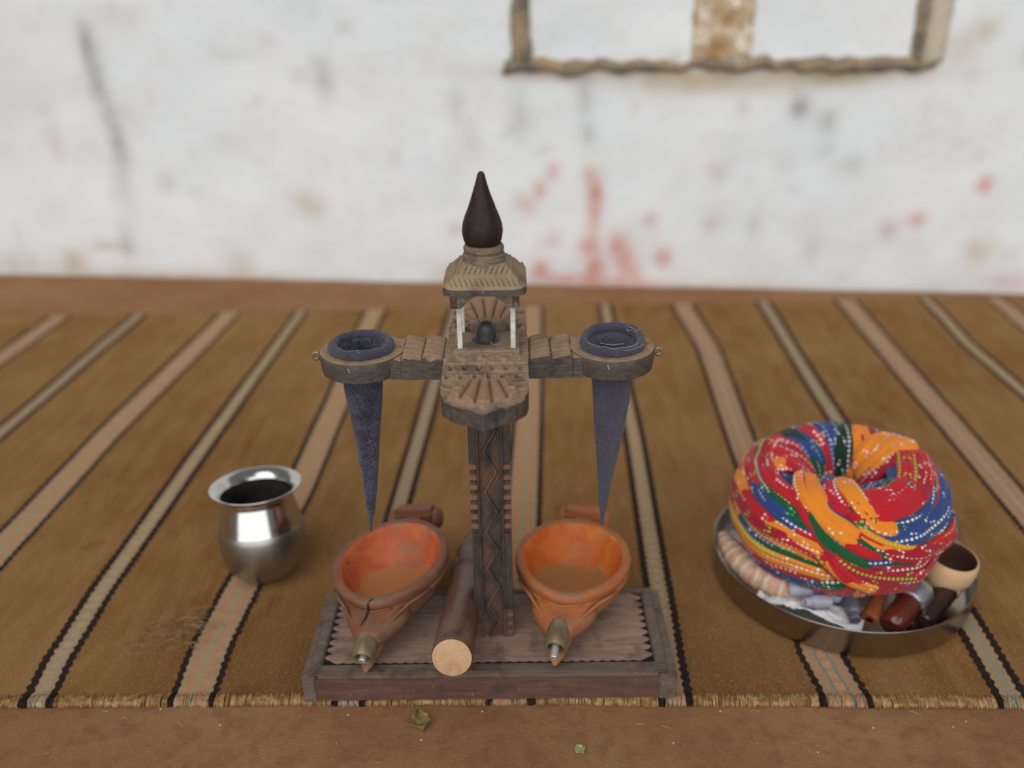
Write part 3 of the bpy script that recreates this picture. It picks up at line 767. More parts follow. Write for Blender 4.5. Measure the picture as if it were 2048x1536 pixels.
# ================================================================== STRAINER CLOTHS
def cone(name, label, wx, wy, prof, lean, mat, seed, dips):
    t = thing(name, label, 'cloth strainer', (wx, wy, ZT))
    rr = random.Random(seed)
    def ctr(z):
        k = max(0, (ZT - z) / .19); return Vector((lean * k ** 1.5, .0, 0))
    fold = lambda a, z: 1 + .07 * sin(3 * a + z * 22 + seed) + .05 * sin(5 * a - z * 30 + seed * 2) + .02 * mn.noise(Vector((a * 2, z * 60, seed)))
    seg = 72; vs, fs = [], []
    # dense z
    zs = []
    for (z0, r0), (z1, r1) in zip(prof, prof[1:]):
        n = max(1, int((z0 - z1) / .003))
        for k in range(n): zs.append((z0 + (z1 - z0) * k / n, r0 + (r1 - r0) * k / n))
    zs.append(prof[-1])
    for z, r in zs:
        k = sstep(ZT - .004, ZT - .03, z)
        for q in range(seg):
            a = 2 * pi * q / seg; f = 1 + (fold(a, z) - 1) * k
            c = ctr(z); vs.append(Vector((c.x + r * f * cos(a), c.y + r * f * sin(a), z - ZT)))
    nz = len(zs)
    for j in range(nz - 1):
        for q in range(seg): fs.append((j * seg + q, j * seg + (q + 1) % seg, (j + 1) * seg + (q + 1) % seg, (j + 1) * seg + q))
    fs.append(tuple((nz - 1) * seg + q for q in range(seg)))
    o = new('cone', vs, fs, mat, t); recalc(o)
    md = o.modifiers.new('thick', 'SOLIDIFY'); md.thickness = .0012; md.offset = -1
    # rolled rim
    R, r = .0252, .0043; vs, fs = [], []; m = 14
    for q in range(seg):
        a = 2 * pi * q / seg
        for k in range(m):
            b = 2 * pi * k / m
            rr_ = r * (1 + .18 * mn.noise(Vector((cos(a) * 3, sin(a) * 3, seed + .3 * k))) + dips(a)[0])
            h = .0035 + dips(a)[1] + .0008 * mn.noise(Vector((cos(a) * 2, sin(a) * 2, seed)))
            RR = R * (1 + .03 * mn.noise(Vector((cos(a) * 1.3, sin(a) * 1.3, seed + 5))))
            vs.append(Vector(((RR + rr_ * cos(b) * .85) * cos(a), (RR + rr_ * cos(b) * .85) * sin(a), h + rr_ * 1.15 * sin(b))))
    for q in range(seg):
        for k in range(m): fs.append((q * m + k, ((q + 1) % seg) * m + k, ((q + 1) % seg) * m + (k + 1) % m, q * m + (k + 1) % m))
    o = new('rolled_rim', vs, fs, M['cloth_rim'], t); recalc(o)
    return t
LD = (-.0508 - .110 * cos(radians(2)), .7125 - .110 * sin(radians(2))); RD = (-.0508 + .110 * cos(radians(2)), .7125 + .110 * sin(radians(2)))
c1 = cone('cloth_strainer', 'dark blue crackled cloth cone hanging in the left arm ring, white veins all over', LD[0] - .0008, LD[1] + .001,
          [(ZT + .004, .0246), (ZT - .002, .0212), (.326, .0176), (.300, .0160), (.270, .0128), (.242, .0104), (.215, .0078), (.188, .0052), (.170, .0034), (.164, .0016), (.151, .0011)], -.0075, M['clothL'], 3, lambda a: (.25 * exp(-((a - 3.4) / .4) ** 2), 0))
c2 = cone('cloth_strainer', 'plain grey blue cloth cone with a loose white thread hanging in the right arm ring', RD[0] + .0005, RD[1] + .002,
          [(ZT + .004, .0246), (ZT - .002, .0212), (.326, .0185), (.300, .0170), (.270, .0145), (.242, .0112), (.215, .0078), (.195, .0056), (.180, .0044), (.170, .0024), (.158, .0016)], -.0035, M['clothR'], 8, lambda a: (.15 * exp(-((a - .6) / .5) ** 2), .0028 * (sin(a) + .3 * cos(a)) + .0010))
rr = random.Random(12)
it = []
for a0, a1, R, z in ((-2.6, -.6, .0262, .0052), (-2.2, -1.1, .0200, .0058), (.1, .9, .0215, .0085), (-1.3, -.5, .0300, .0040)):
    n = 14; it.append(([((R + rr.uniform(-.0008, .0008)) * cos(a0 + (a1 - a0) * k / n), (R + rr.uniform(-.0008, .0008)) * sin(a0 + (a1 - a0) * k / n), z + .003 + rr.uniform(-.0006, .0006)) for k in range(n + 1)], .00022))
for k in range(10):
    a = rr.uniform(.1, .9); p = Vector((.022 * cos(a), .022 * sin(a), .009)); path = [p]
    for q in range(5): p = p + Vector((rr.uniform(-.002, .002), rr.uniform(-.002, .002), rr.uniform(-.001, .0016))); path.append(p)
    it.append((path, .0002))
tubes('thread', it, M['thread_white'], c2)['label'] = 'loose white threads on the rolled rim'
it = []
for k in range(9):
    a = rr.uniform(-2.4, -.8); p = Vector((.0245 * cos(a), .0245 * sin(a), .0082)); path = [p]
    for q in range(4): p = p + Vector((rr.uniform(-.0015, .0015), rr.uniform(-.0015, .0006), rr.uniform(-.001, .001))); path.append(p)
    it.append((path, .0002))
tubes('thread', it, M['thread_white'], c1)['label'] = 'short pale threads on the rolled rim'

# ================================================================== SPOUTED BOWLS
def bowl(label, loc, rot, m_out, m_in, crack, ax=.0605, yb=.068, yf=.071, tailx=0., noseturn=0., ferr=.0, beakz=.006, tube_len=.010):
    t = thing('spouted_bowl', label, 'bowl', loc, rot)
    def O(a, sc):
        x = ax * cos(a); y = sin(a)
        y = y * (yb if y > 0 else yf); fr = max(0, -sin(a)); x *= 1 - .16 * fr ** 2; x *= 1 - .03 * max(0, sin(a)) ** 2
        return Vector((x * sc, y * sc, 0))
    L = [(0, .0, -.022), (0, .42, -.022), (.003, .43, -.022), (.0065, .40, -.021), (.009, .52, -.019), (.014, .66, -.015), (.021, .79, -.010), (.029, .895, -.006), (.0365, .955, -.002), (.0380, .985, 0), (.0400, .990, 0), (.0412, .968, 0), (.0435, .968, 0), (.0448, .992, 0), (.0490, 1.0, 0), (.0525, 1.0, 0), (.0540, .985, 0), (.0545, .93, 0), (.0540, .875, 0),
         (.0525, .855, 0), (.046, .835, 0), (.037, .795, -.002), (.028, .73, -.005), (.021, .64, -.009), (.0165, .5, -.012), (.0145, .33, -.014), (.014, .15, -.014), (.014, .0, -.014)]
    seg = 96; vs, fs, mi = [], [], []
    for z, sc, sh in L:
        for k in range(seg):
            a = 2 * pi * k / seg; p = O(a, sc) + Vector((0, sh, z))
            nz = mn.noise(Vector((p.x * 60, p.y * 60, p.z * 60))); p += Vector((cos(a), sin(a), .4)) * .0007 * nz * (1 if sc > .05 else 0)
            vs.append(p)
    for i in range(len(L) - 1):
        for k in range(seg): fs.append((i * seg + k, i * seg + (k + 1) % seg, (i + 1) * seg + (k + 1) % seg, (i + 1) * seg + k)); mi.append(1 if i >= 18 else 0)
    o = new('bowl_body', vs, fs, [m_out, m_in], t, True, mi)
    bm = bmesh.new(); bm.from_mesh(o.data); bmesh.ops.remove_doubles(bm, verts=bm.verts, dist=1e-6); bmesh.ops.recalc_face_normals(bm, faces=bm.faces); bm.to_mesh(o.data); bm.free(); autosm(o, 50)
    # neck: loft of rounded sections, bird-breast shape
    secs = [(-.046, .0340, .008, .0455), (-.058, .0340, .0065, .0450), (-.068, .0310, .0065, .0425), (-.077, .0250, .008, .0400), (-.085, .0190, .0105, .0395), (-.092, .0145, .0140, .0390), (-.097, .0110, .018, .0375)]
    n = 28; vs, fs = [], []
    for y, hw, z0, z1 in secs:
        for k in range(n):
            a = 2 * pi * k / n; c, s_ = cos(a), sin(a); e = .72
            x = hw * math.copysign(abs(c) ** e, c) * (1 if s_ > 0 else (1 - .55 * abs(s_))); z = (z0 + z1) / 2 + (z1 - z0) / 2 * math.copysign(abs(s_) ** e, s_)
            vs.append(Vector((x + noseturn * (-y - .048), y, z)))
    for j in range(len(secs) - 1):
        for k in range(n): fs.append((j * n + k, j * n + (k + 1) % n, (j + 1) * n + (k + 1) % n, (j + 1) * n + k))
    fs.append(tuple(range(n))); fs.append(tuple((len(secs) - 1) * n + k for k in range(n))[::-1])
    o = nk = new('neck', vs, fs, m_out, t); recalc(o)
    md = o.modifiers.new('s', 'SUBSURF'); md.levels = 1; md.render_levels = 2
    # carved diamond ridges on the neck's flat top and a rim moulding
    it = []
    def top(x, y):
        tab = [(-.075, .0412), (-.07, .0427), (-.06, .0452), (-.048, .0456)]
        y = max(-.0745, min(-.048, y)); 
        for (a, p), (b, q) in zip(tab, tab[1:]):
            if y <= b: return p + (q - p) * (y - a) / (b - a)
        return .0456
    for pts in ([(-.019, -.0655), (0, -.0715), (.019, -.0655), (0, -.0735 + .012), (-.019, -.0655)], [(-.012, -.0655), (0, -.069), (.012, -.0655), (0, -.0640), (-.012, -.0655)]):
        P = []
        for (xa, ya), (xb, yb_) in zip(pts, pts[1:]):
            for q in range(6):
                f = q / 5; x, y = xa + (xb - xa) * f, ya + (yb_ - ya) * f; P.append((x + noseturn * (-y - .048), y, top(x, y) + .0008 - abs(x) * .10))
        it.append((P, .0011))
    for q in (-1, 1):
        P = [Vector((q * a + noseturn * (-b - .048), b, c)) for a, b, c in ((.052, -.036, .0425), (.044, -.048, .0425), (.035, -.058, .0415), (.027, -.068, .0385), (.019, -.078, .0355), (.0135, -.088, .0330))]
        it.append((P, [.0008, .0016, .0019, .0018, .0015, .0008]))
    tubes('neck_carving', it, m_out, nk, 6)
    # beak
    nx = noseturn * .055
    secs = [(-.078, .0150, .0060, .020), (-.090, .0135, .0050, .0235), (-.100, .0108, .0035 + beakz * .2, .0205), (-.108, .0070, beakz * .6, .0145), (-.116, .0016, beakz - .0005, .0085)]
    vs, fs = [], []; n = 10
    for y, hw, z0, z1 in secs:
        for k in range(n):
            a = 2 * pi * k / n; s_ = sin(a); x = hw * cos(a) * (1 if s_ > 0 else (1 - .75 * abs(s_))); vs.append(Vector((x + noseturn * (-y - .048), y, (z0 + z1) / 2 + (z1 - z0) / 2 * s_)))
    for j in range(len(secs) - 1):
        for k in range(n): fs.append((j * n + k, j * n + (k + 1) % n, (j + 1) * n + (k + 1) % n, (j + 1) * n + k))
    fs.append(tuple(range(n))); fs.append(tuple((len(secs) - 1) * n + k for k in range(n)))
    o = new('beak', vs, fs, m_out, t); recalc(o); md = o.modifiers.new('s', 'SUBSURF'); md.levels = 1; md.render_levels = 2
    # ferrule and tube, pointing forward and a little down
    d = Vector((noseturn, -1, -.32)).normalized(); p0 = Vector((noseturn * .043, -.0935, .0315 + ferr))
    def ring(name, prof, mat, parent):
        o = lathe(name, prof, mat, parent, 32); 
        if parent is t: o.rotation_mode = 'QUATERNION'; o.rotation_quaternion = d.to_track_quat('Z', 'Y'); o.location = p0
        return o
    f = ring('ferrule', [(.0085, -.008), (.0108, .0), (.0112, .010), (.0109, .017), (.0104, .0190), (.0090, .0196), (.0078, .0190), (.0070, .016), (.0070, .004), (0, .004)], M['brass'], t); f['label'] = 'tarnished brass ferrule'
    s = ring('spout_tube', [(.0036, .004), (.0036, .0195 + tube_len), (.0030, .0202 + tube_len), (.0026, .0200 + tube_len), (.0025, .006), (0, .006)], [M['tin'], M['bore']], f); s['label'] = 'thin pale metal tube'
    # tail: stalk and cross block with scrolled ends
    vs, fs = [], []
    bm = bmesh.new(); bm_box(bm, (tailx * .6, .072, .036), (.026, .03, .018), 0, .004); bm_box(bm, (tailx, .094, .0405), (.050, .022, .020), 0, .005)
    for s_ in (-1, 1): bmesh.ops.create_uvsphere(bm, u_segments=20, v_segments=14, radius=1, matrix=Matrix.Translation((tailx + s_ * .0245, .092, .036)) @ Matrix.Diagonal((.0065, .0120, .0125, 1)))
    bmesh.ops.recalc_face_normals(bm, faces=bm.faces)
    o = bm_obj('tail', bm, m_out, t, True); autosm(o, 50)
    if crack:
        P = [(.004, -.064, .0543), (.0010, -.0675, .0545), (-.001, -.0705, .0525), (-.0015, -.0725, .0465), (-.0032, -.0735, .0438), (-.0040, -.078, .0410), (-.0060, -.083, .0402), (-.0055, -.088, .0397)]
        o = tube('crack', P, [.0003, .0009, .0012, .0010, .0010, .0009, .0006, .0003], M['crack'], t, 6); o['label'] = 'black split running down from the rim'
    return t
bowl('worn reddish brown spouted wooden bowl with a cracked neck, left of the carved post', (-.1535, .7500, BT + .004), (radians(3), radians(-8), radians(-8.5)), M['bowlL'], M['bowlL_in'], True, ferr=-.004, beakz=.006, ax=.061, tube_len=.002)
bowl('bright orange spouted wooden bowl with a metal tube in its beak, right of the post', (.0300, .7590, BT + .001), (radians(0), radians(0), radians(-10)), M['bowlR'], M['bowlR_in'], False, ax=.0605)

# ================================================================== PESTLE
def pestle():
    p0, p1 = Vector((-.0830, .6080, .0855)), Vector((-.0830, .905, .0170)); d = (p1 - p0); L = d.length
    t = thing('wooden_pestle', 'turned dark brown wooden pestle with a pale sawn end, resting between bowl and post', 'pestle', p0)
    t.rotation_mode = 'QUATERNION'; t.rotation_quaternion = d.to_track_quat('Z', 'Y')
    R = .0188
    o = lathe('shaft', [(R * .96, .0004), (R, .002), (R * 1.0, .05), (R * .97, .12), (R * .93, .160), (R * .93, .176), (R * 1.06, .180), (R * 1.08, .183), (R * .98, .187), (R * .86, .190), (R * .84, .215), (R * .84, .232), (R * .98, .236), (R * 1.0, .240), (R * .90, .244), (R * .78, .250), (R * .74, .275), (R * .6, .292), (R * .3, .300), (0, .302)], M['pestle'], t, 64, deg=60)
    o = lathe('sawn_end', [(R * .955, .0012), (R * .955, -.0002), (R * .9, -.0006), (0, -.0006)], M['end_grain'], t, 64); o['label'] = 'pale sawn end grain'
pestle()

# ================================================================== STEEL POT
def pot():
    t = thing('water_pot', 'small polished steel pot with a flared rim standing on the rug left of the stand', 'pot', (-.3305, .8430, .0010), (radians(-6), radians(-1.2), 0))
    P = [(0, .0035), (.018, .0030), (.024, .0005), (.028, .0004), (.034, .004), (.041, .012), (.0465, .023), (.0492, .036), (.0498, .048), (.0494, .058), (.0486, .0635), (.0476, .066), (.0462, .072), (.0440, .081), (.0416, .090), (.0398, .0970), (.0392, .1005), (.0396, .1025)]
    P = P + [(r - .0012 if r > .01 else r, z + .0006) for r, z in reversed(P[1:])] + [(0, .0046)]
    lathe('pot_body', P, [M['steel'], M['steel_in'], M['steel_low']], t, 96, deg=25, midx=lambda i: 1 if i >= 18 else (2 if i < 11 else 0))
    R = [(.0388, .1000), (.0396, .1030), (.0412, .1055), (.0445, .1085), (.0490, .1108), (.0512, .1116), (.0520, .1126), (.0516, .1138), (.0500, .1136), (.0450, .1108), (.0412, .1080), (.0388, .1050), (.0378, .1010), (.0388, .1000)]
    lathe('flared_rim', R, M['steel'], t, 96, deg=70, caps=(False, False))
pot()

# ================================================================== TRAY
TX, TY = .3400, .8455
def tray():
    t = thing('steel_tray', 'round shallow brushed steel tray holding the turban, right of the stand', 'tray', (TX, TY, .0006))
    R = .1415
    P = [(0, .0005), (R - .012, .0005), (R - .006, .0015), (R - .002, .005), (R, .010), (R + .0005, .034), (R + .0012, .0365), (R + .0006, .0378), (R - .0008, .0372), (R - .0012, .034), (R - .0018, .011), (R - .0045, .0045), (R - .010, .0022), (0, .0020)]
    lathe('tray_body', P, M['tray'], t, 128, deg=60)
tray()
TZ = .0028  # tray floor

# turban -----------------------------------------------------------------
def turban():
    Cn = Vector((.331, .851, .0935)); tilt = Matrix.Rotation(radians(5), 3, 'X') @ Matrix.Rotation(radians(-5), 3, 'Y')
    t = thing('printed_turban', 'wound turban of red, orange, blue and green dotted cloth sitting in the steel tray', 'turban', Cn)
    rb = .0575
    def surf(th, ph, off=0.):
        th_, ph_ = radians(th), radians(ph)
        lump = .0045 * mn.noise(Vector((cos(th_) * 3.2, sin(th_) * 3.2, cos(ph_) * 1.3 + 4)))
        sf = -sin(th_); a0 = .0455 * (1 + .15 * sf); ax, bx = a0 + off + lump, rb * (1 + .05 * sf) + off + lump
        dd = (th + 22 + 180) % 360 - 180; low = sstep(.0, .45, -sin(ph_)) * exp(-(dd / 19) ** 2)   # pressed in where it leans on the cup
        r = .1120 - a0 + (ax - .021 * low * max(0, cos(ph_) + .2)) * cos(ph_); z = bx * sin(ph_) * (1 - .12 * low)
        if z < 0: z *= .93
        return tilt @ Vector((r * cos(th_), r * sin(th_) * .98, z))
    # core
    vs, fs, uv = [], [], []; n, m = 96, 40
    for i in range(n):
        for k in range(m):
            vs.append(surf(360 * i / n, 360 * k / m, -.0045)); uv.append((i / n * .45, k / m * .3))
    for i in range(n):
        for k in range(m): fs.append((i * m + k, ((i + 1) % n) * m + k, ((i + 1) % n) * m + (k + 1) % m, i * m + (k + 1) % m))
    recalc(new('inner_roll', vs, fs, M['p_blue'], t, True, None, uv))
    rr = random.Random(21)
    def band(path, width, mat, off=.002, thick=.0055, pleats=2.0, taper=(.5, .5), label=None):
        """path: list of (theta, phi); ribbon swept over the torus"""
        N = 54; pts = []
        def P(s):
            k = s * (len(path) - 1); i = min(int(k), len(path) - 2); f = k - i
            # catmull-rom
            g = lambda j: path[max(0, min(len(path) - 1, j))]
            p0, p1, p2, p3 = g(i - 1), g(i), g(i + 1), g(i + 2)
            return tuple(.5 * ((2 * b) + (-a + c) * f + (2 * a - 5 * b + 4 * c - d) * f * f + (-a + 3 * b - 3 * c + d) * f ** 3) for a, b, c, d in zip(p0, p1, p2, p3))
        vs, fs, uv = [], [], []; m = 20; Ls = 0; prev = None; sd = rr.uniform(0, 50); mm = 26
        for j in range(N + 1):
            s = j / N; th, ph = P(s); c = surf(th, ph, off)
            a = surf(*P(max(0, s - .01)), off); b = surf(*P(min(1, s + .01)), off); tg = (b - a).normalized()
            e = .5; nrm = (surf(th, ph, off + .01) - c).normalized()
            side = tg.cross(nrm).normalized(); nrm = side.cross(tg).normalized()
            if prev is not None: Ls += (c - prev).length
            prev = c
            w = width * .5 * (taper[0] + (1 - taper[0]) * sstep(0, .25, s)) * (taper[1] + (1 - taper[1]) * sstep(0, .25, 1 - s)) * (1 + .08 * sin(s * 9 + sd))
            end = sstep(0, .16, s) * sstep(0, .16, 1 - s); sink = -(.009 + off) * (1 - end)
            for k in range(mm):
                if k < 18:   # upper side
                    q = -1 + 2 * k / 17; h = thick * .62 * max(0, 1 - q ** 6) - .0022 * (1 - abs(sin(q * pi * pleats * .5 + sd + s * 1.6))) ** 3 * (1 - q * q)
                else:
                    q = 1 - 2 * (k - 17) / 9; h = -thick * .35 * sqrt(max(0, 1 - q * q))
                curv = -(q * w) ** 2 / (2 * .052)
                vs.append(c + side * (q * w) + nrm * (h + curv + sink)); uv.append((Ls + sd * .01, q * w))
        for j in range(N):
            for k in range(mm): fs.append((j * mm + k, (j + 1) * mm + k, (j + 1) * mm + (k + 1) % mm, j * mm + (k + 1) % mm))
        fs.append(tuple(range(mm))); fs.append(tuple(N * mm + k for k in range(mm))[::-1])
        o = new('cloth_fold', vs, fs, M[mat], t, True, None, uv); recalc(o)
        if label: o['label'] = label
        return o
    # lowest and back layers
    band([(-150, -62), (-110, -62), (-60, -60), (-10, -60)], .040, 'p_orange', .001)
    band([(-200, -55), (-165, -50), (-130, -58), (-100, -72)], .040, 'p_blue', .001)
    band([(-20, -58), (20, -50), (70, -48)], .042, 'p_blue', .001)
    for k in range(11):   # wraps turning over the back of the roll
        th = 8 + k * 16.5
        band([(th + 20, -40), (th + 10, 20), (th, 80), (th - 10, 140), (th - 16, 190)], .030, ['p_red', 'p_orange', 'p_blue', 'p_red', 'p_green', 'p_blue', 'p_red', 'p_blue', 'p_red', 'p_red', 'p_red'][k], .002 + .001 * (k % 2), .006)
    # long wraps, left side
    cl = ['p_orange', 'p_blue', 'p_green', 'p_red', 'p_orange', 'p_red', 'p_blue', 'p_red', 'p_red', 'p_orange', 'p_red', 'p_green', 'p_red', 'p_red']
    for i, mt in enumerate(cl):
        a = -44 + i * 9.6 + rr.uniform(-3, 3); c = -30 + i * 5.6
        band([(-252, a + rr.uniform(-10, 4)), (-210, a + rr.uniform(-6, 6)), (-165, a - 5 + rr.uniform(-5, 5)), (-128, (a + c) / 2), (-97, c)], rr.uniform(.017, .025), mt, rr.uniform(.0005, .0045), .0055)
    # long wraps, right side, fanning out from the crossing
    cr = ['p_orange', 'p_red', 'p_red', 'p_green', 'p_red', 'p_red', 'p_blue', 'p_green', 'p_blue', 'p_red', 'p_green', 'p_red', 'p_green', 'p_red', 'p_blue']
    for i, mt in enumerate(cr):
        a = -32 + i * 8.2; b = -46 + i * 9.6 + rr.uniform(-3, 3); c = -34 + i * 9.4 + rr.uniform(-6, 6)
        band([(-108, a), (-80, (a + b) / 2), (-50, b), (-14, c), (24, c + rr.uniform(-8, 6))], rr.uniform(.018, .026), mt, rr.uniform(.0005, .0045), .0055)
    # lower middle, rising to the crossing
    for th0, ph0, w, mt in [(-146, -42, .020, 'p_blue'), (-140, -52, .018, 'p_green'), (-132, -58, .024, 'p_red'), (-124, -62, .018, 'p_red'), (-116, -64, .020, 'p_green'), (-108, -66, .024, 'p_red'), (-98, -66, .016, 'p_blue'), (-90, -66, .018, 'p_orange'), (-82, -64, .016, 'p_blue'), (-73, -60, .026, 'p_orange'), (-60, -54, .018, 'p_red')]:
        band([(th0, ph0), (th0 * .6 - 38, ph0 * .62 - 4), (-94, -10)], w, mt, rr.uniform(.002, .005), .0055)
    # big diagonal bundle from upper left over the front to lower right
    band([(-165, 118), (-142, 88), (-122, 52), (-102, 18), (-84, -4)], .024, 'p_red', .0055, .006)
    band([(-166, 122), (-150, 104), (-130, 76), (-109, 48), (-90, 28), (-74, 20)], .028, 'p_orange', .0070, .0055, label='broad orange fold crossing the front')
    band([(-132, 150), (-122, 112), (-112, 82), (-102, 56)], .020, 'p_blue', .0065, .0055)
    band([(-112, 150), (-104, 112), (-96, 82), (-84, 50), (-66, 38)], .022, 'p_orange', .0050, .0055)
    band([(-104, 52), (-88, 30), (-66, 14), (-40, 8), (-12, 16)], .022, 'p_red', .0072, .0055)
    band([(-122, 34), (-104, 8), (-84, -10), (-54, -22), (-22, -18), (5, -10)], .030, 'p_red', .0075, .006, label='broad red fold sweeping to the right')
    band([(-114, 22), (-102, 2), (-92, -12), (-84, -22)], .015, 'p_orange', .011, .004)
    band([(-100, -10), (-80, -28), (-50, -38), (-20, -36), (5, -30)], .026, 'p_red', .0065, .006, label='lower red fold')
    band([(12, 165), (16, 125), (20, 88), (10, 56)], .032, 'p_orange', .006, .007)
    band([(36, 160), (38, 120), (36, 84), (26, 50)], .026, 'p_orange', .005, .007)
turban()

# ------------------------------------------------------------------ things in the tray
def cloth_pouch():
    t = thing('quilted_pouch', 'beige quilted cloth pouch with white stitched ridges, tucked in the tray left of the turban', 'pouch', (0, 0, 0))
    P = [Vector((.2135, .885, .030)), Vector((.2180, .860, .029)), Vector((.2265, .835, .028)), Vector((.2400, .812, .027)), Vector((.2580, .796, .0265)), Vector((.2780, .785, .025)), Vector((.2960, .779, .024)), Vector((.305, .777, .023))]
    R = [.006, .0135, .018, .020, .020, .017, .010, .004]
    # resample
    path, rad = [], []
    for i in range(len(P) - 1):
        for k in range(14): f = k / 14; path.append(P[i].lerp(P[i + 1], f)); rad.append(R[i] + (R[i + 1] - R[i]) * f)
    path.append(P[-1]); rad.append(R[-1])
    rad = [r * (1 + .012 * sin(i * 1.15)) for i, r in enumerate(rad)]
    vs, fs, uv = tube_data(path, rad, 28, .80)
    g = G('quilted_cloth'); s = g.sep(g.uv())
    st = g.m('PINGPONG', g.m('MULTIPLY', g.m('ADD', s[0], g.m('MULTIPLY', g.noise(g.obj(), 120, 2), .006)), 150.), 1.)
    col = g.mix(g.step(g.noise(g.obj(), 90, 3), .4, .65), alb(186, 152, 128), alb(166, 128, 104))
    top = g.m('MULTIPLY', g.m('LESS_THAN', g.m('FRACT', g.m('MULTIPLY', s[1], 10.)), .42), g.step(st, .55, .85))
    col = g.mix(g.m('MULTIPLY', top, .5), col, alb(216, 200, 184))
    g.bump(g.m('ADD', st, g.noise(g.obj(), 400, 2)), .7, .0018)
    o = new('pouch_body', vs, fs, g.fin(col, .9, 0, .1), t, True, None, uv); recalc(o)
    it = []
    for off in (.35, .75):
        it.append(([p + Vector((off * r * .5, off * r * .6, r * .8 * sqrt(1 - (off * .8) ** 2) + .0003)) for p, r in zip(path[8:-8], rad[8:-8])], .0007))
    tubes('seam', it, M['thread_tan'], t, 6)
cloth_pouch()

def paper():
    vs, fs = [], []; nx, ny = 60, 24
    A, B = Vector((.228, .773, 0)), Vector((.3260, .7205, 0)); d = B - A; nrm = Vector((.45, .9, 0)).normalized()
    for j in range(ny + 1):
        for i in range(nx + 1):
            u, v = i / nx, j / ny
            p = A + d * u + nrm * (v * (.046 + .010 * sin(u * 7))) 
            # follow the tray wall
            q = p - Vector((TX, TY, 0)); q.z = 0
            if q.length > .1365: p = Vector((TX, TY, 0)) + q.normalized() * .1365
            z = .0185 + .010 * (1 - v) * sin(pi * min(1, u * 1.1)) + .006 * mn.noise(Vector((u * 7, v * 4, 2))) + .004 * abs(mn.noise(Vector((u * 16, v * 9, 5))))
            p.z = z; vs.append(p)
    for j in range(ny):
        for i in range(nx): a = j * (nx + 1) + i; fs.append((a, a + 1, a + nx + 2, a + nx + 1))
    o = new('crumpled_paper', vs, fs, M['paper']); md = o.modifiers.new('t', 'SOLIDIFY'); md.thickness = .0004
    tag(o, 'crumpled white paper lying along the front wall of the steel tray', 'paper')
paper()

def lathed(name, label, cat, parts, loc, axis, group=None):
    t = thing(name, label, cat, loc, (0, 0, 0), group); t.rotation_mode = 'QUATERNION'; t.rotation_quaternion = Vector(axis).to_track_quat('Z', 'Y')
    for nm, prof, mat in parts: lathe(nm, prof, mat, t, 40, deg=40)
    return t
def vial(label, loc, axis, mat, mat2, s=1.):
    return lathed('plastic_vial', label, 'vial', [('vial_body', [(0, 0), (.0075 * s, 0), (.0085 * s, .001), (.0085 * s, .022 * s), (.0070 * s, .025 * s), (.0055 * s, .026 * s), (0, .026 * s)], mat), ('vial_cap', [(.0058 * s, .0245 * s), (.0062 * s, .026 * s), (.0062 * s, .034 * s), (.0052 * s, .035 * s), (.0045 * s, .033 * s), (0, .033 * s)], mat2)], loc, axis, 'plastic vials on the paper')
vial('pale grey plastic vial lying on the paper, nearest the quilted pouch', (.2660, .7780, .0330), (.8, -.25, .10), M['plastic'], M['plastic_dark'])
vial('grey plastic vial lying with its cap towards the front of the tray', (.3080, .7930, .0320), (.05, -.8, .15), M['plastic_dark'], M['plastic'], 1.05)
vial('small smoky plastic vial beside the reddish wooden tube', (.3270, .7650, .0330), (-.1, -.8, -.1), M['plastic_dark'], M['plastic_dark'], .95)
vial('light grey vial pointing left between the other vials', (.3030, .7570, .0345), (-.8, -.2, .10), M['plastic'], M['plastic'], .85)
# twist of paper under the turban
tw = tube('paper_twist', [(.318, .795, .033), (.324, .785, .036), (.331, .776, .0355), (.337, .769, .0385)], [.0035, .006, .0075, .0012], M['paper'], None, 12, .4)
tag(tw, 'small folded twist of white paper above the smoky vial', 'paper')

lathed('wooden_tube', 'short reddish wooden tube with its hollow end to the front of the tray', 'tube',
       [('tube_body', [(.0035, .004), (.0042, .0), (.0088, -.0005), (.0098, .002), (.0096, .010), (.0088, .014), (.0092, .05), (.0080, .062), (0, .062)], M['tube_wood']), ('bore', [(.0040, .0015), (0, .0015)], M['bore'])], (.3415, .7420, .0210), (.50, .83, .18))
lathed('brown_bottle', 'glossy brown bottle with a silver foil shoulder lying in the tray', 'bottle',
       [('bottle_body', [(0, 0), (.010, 0), (.012, .002), (.0135, .012), (.0135, .046), (.0125, .052), (0, .052)], M['glass_brown']), ('foil_collar', [(.0120, .040), (.0160, .043), (.0170, .054), (.0162, .064), (.0130, .070), (.0060, .073), (0, .0735)], M['foil'])], (.3600, .7330, .0200), (.70, .70, .22))
lathed('lacquered_handle', 'dark lacquered stick with a pale rounded cap at the right of the tray', 'handle',
       [('stick', [(0, 0), (.007, 0), (.009, .002), (.0105, .020), (.0115, .052), (.0115, .060), (0, .060)], M['dark_item']), ('cap', [(.0105, .058), (.0125, .062), (.0128, .074), (.0115, .084), (.0075, .090), (0, .092)], M['pale_cap'])], (.3980, .7415, .0200), (.66, .72, .10))
lathed('lacquered_handle', 'dark brown turned stick between the foil bottle and the pale capped stick', 'handle',
       [('stick', [(0, 0), (.006, 0), (.008, .002), (.0085, .05), (.0075, .08), (0, .082)], M['dark_item'])], (.3830, .7430, .0130), (.66, .74, .04))
cup = thing('wooden_cup', 'small pale wooden cup with a dark inside at the right edge of the tray', 'cup', (.4400, .8065, .0170), (radians(6), radians(6), 0))
lathe('cup_body', [(0, .002), (.014, .002), (.018, .004), (.024, .011), (.0278, .022), (.0290, .034), (.0282, .043), (.0272, .0455), (.0255, .0458)], M['cup'], cup, 64, caps=(False, False))
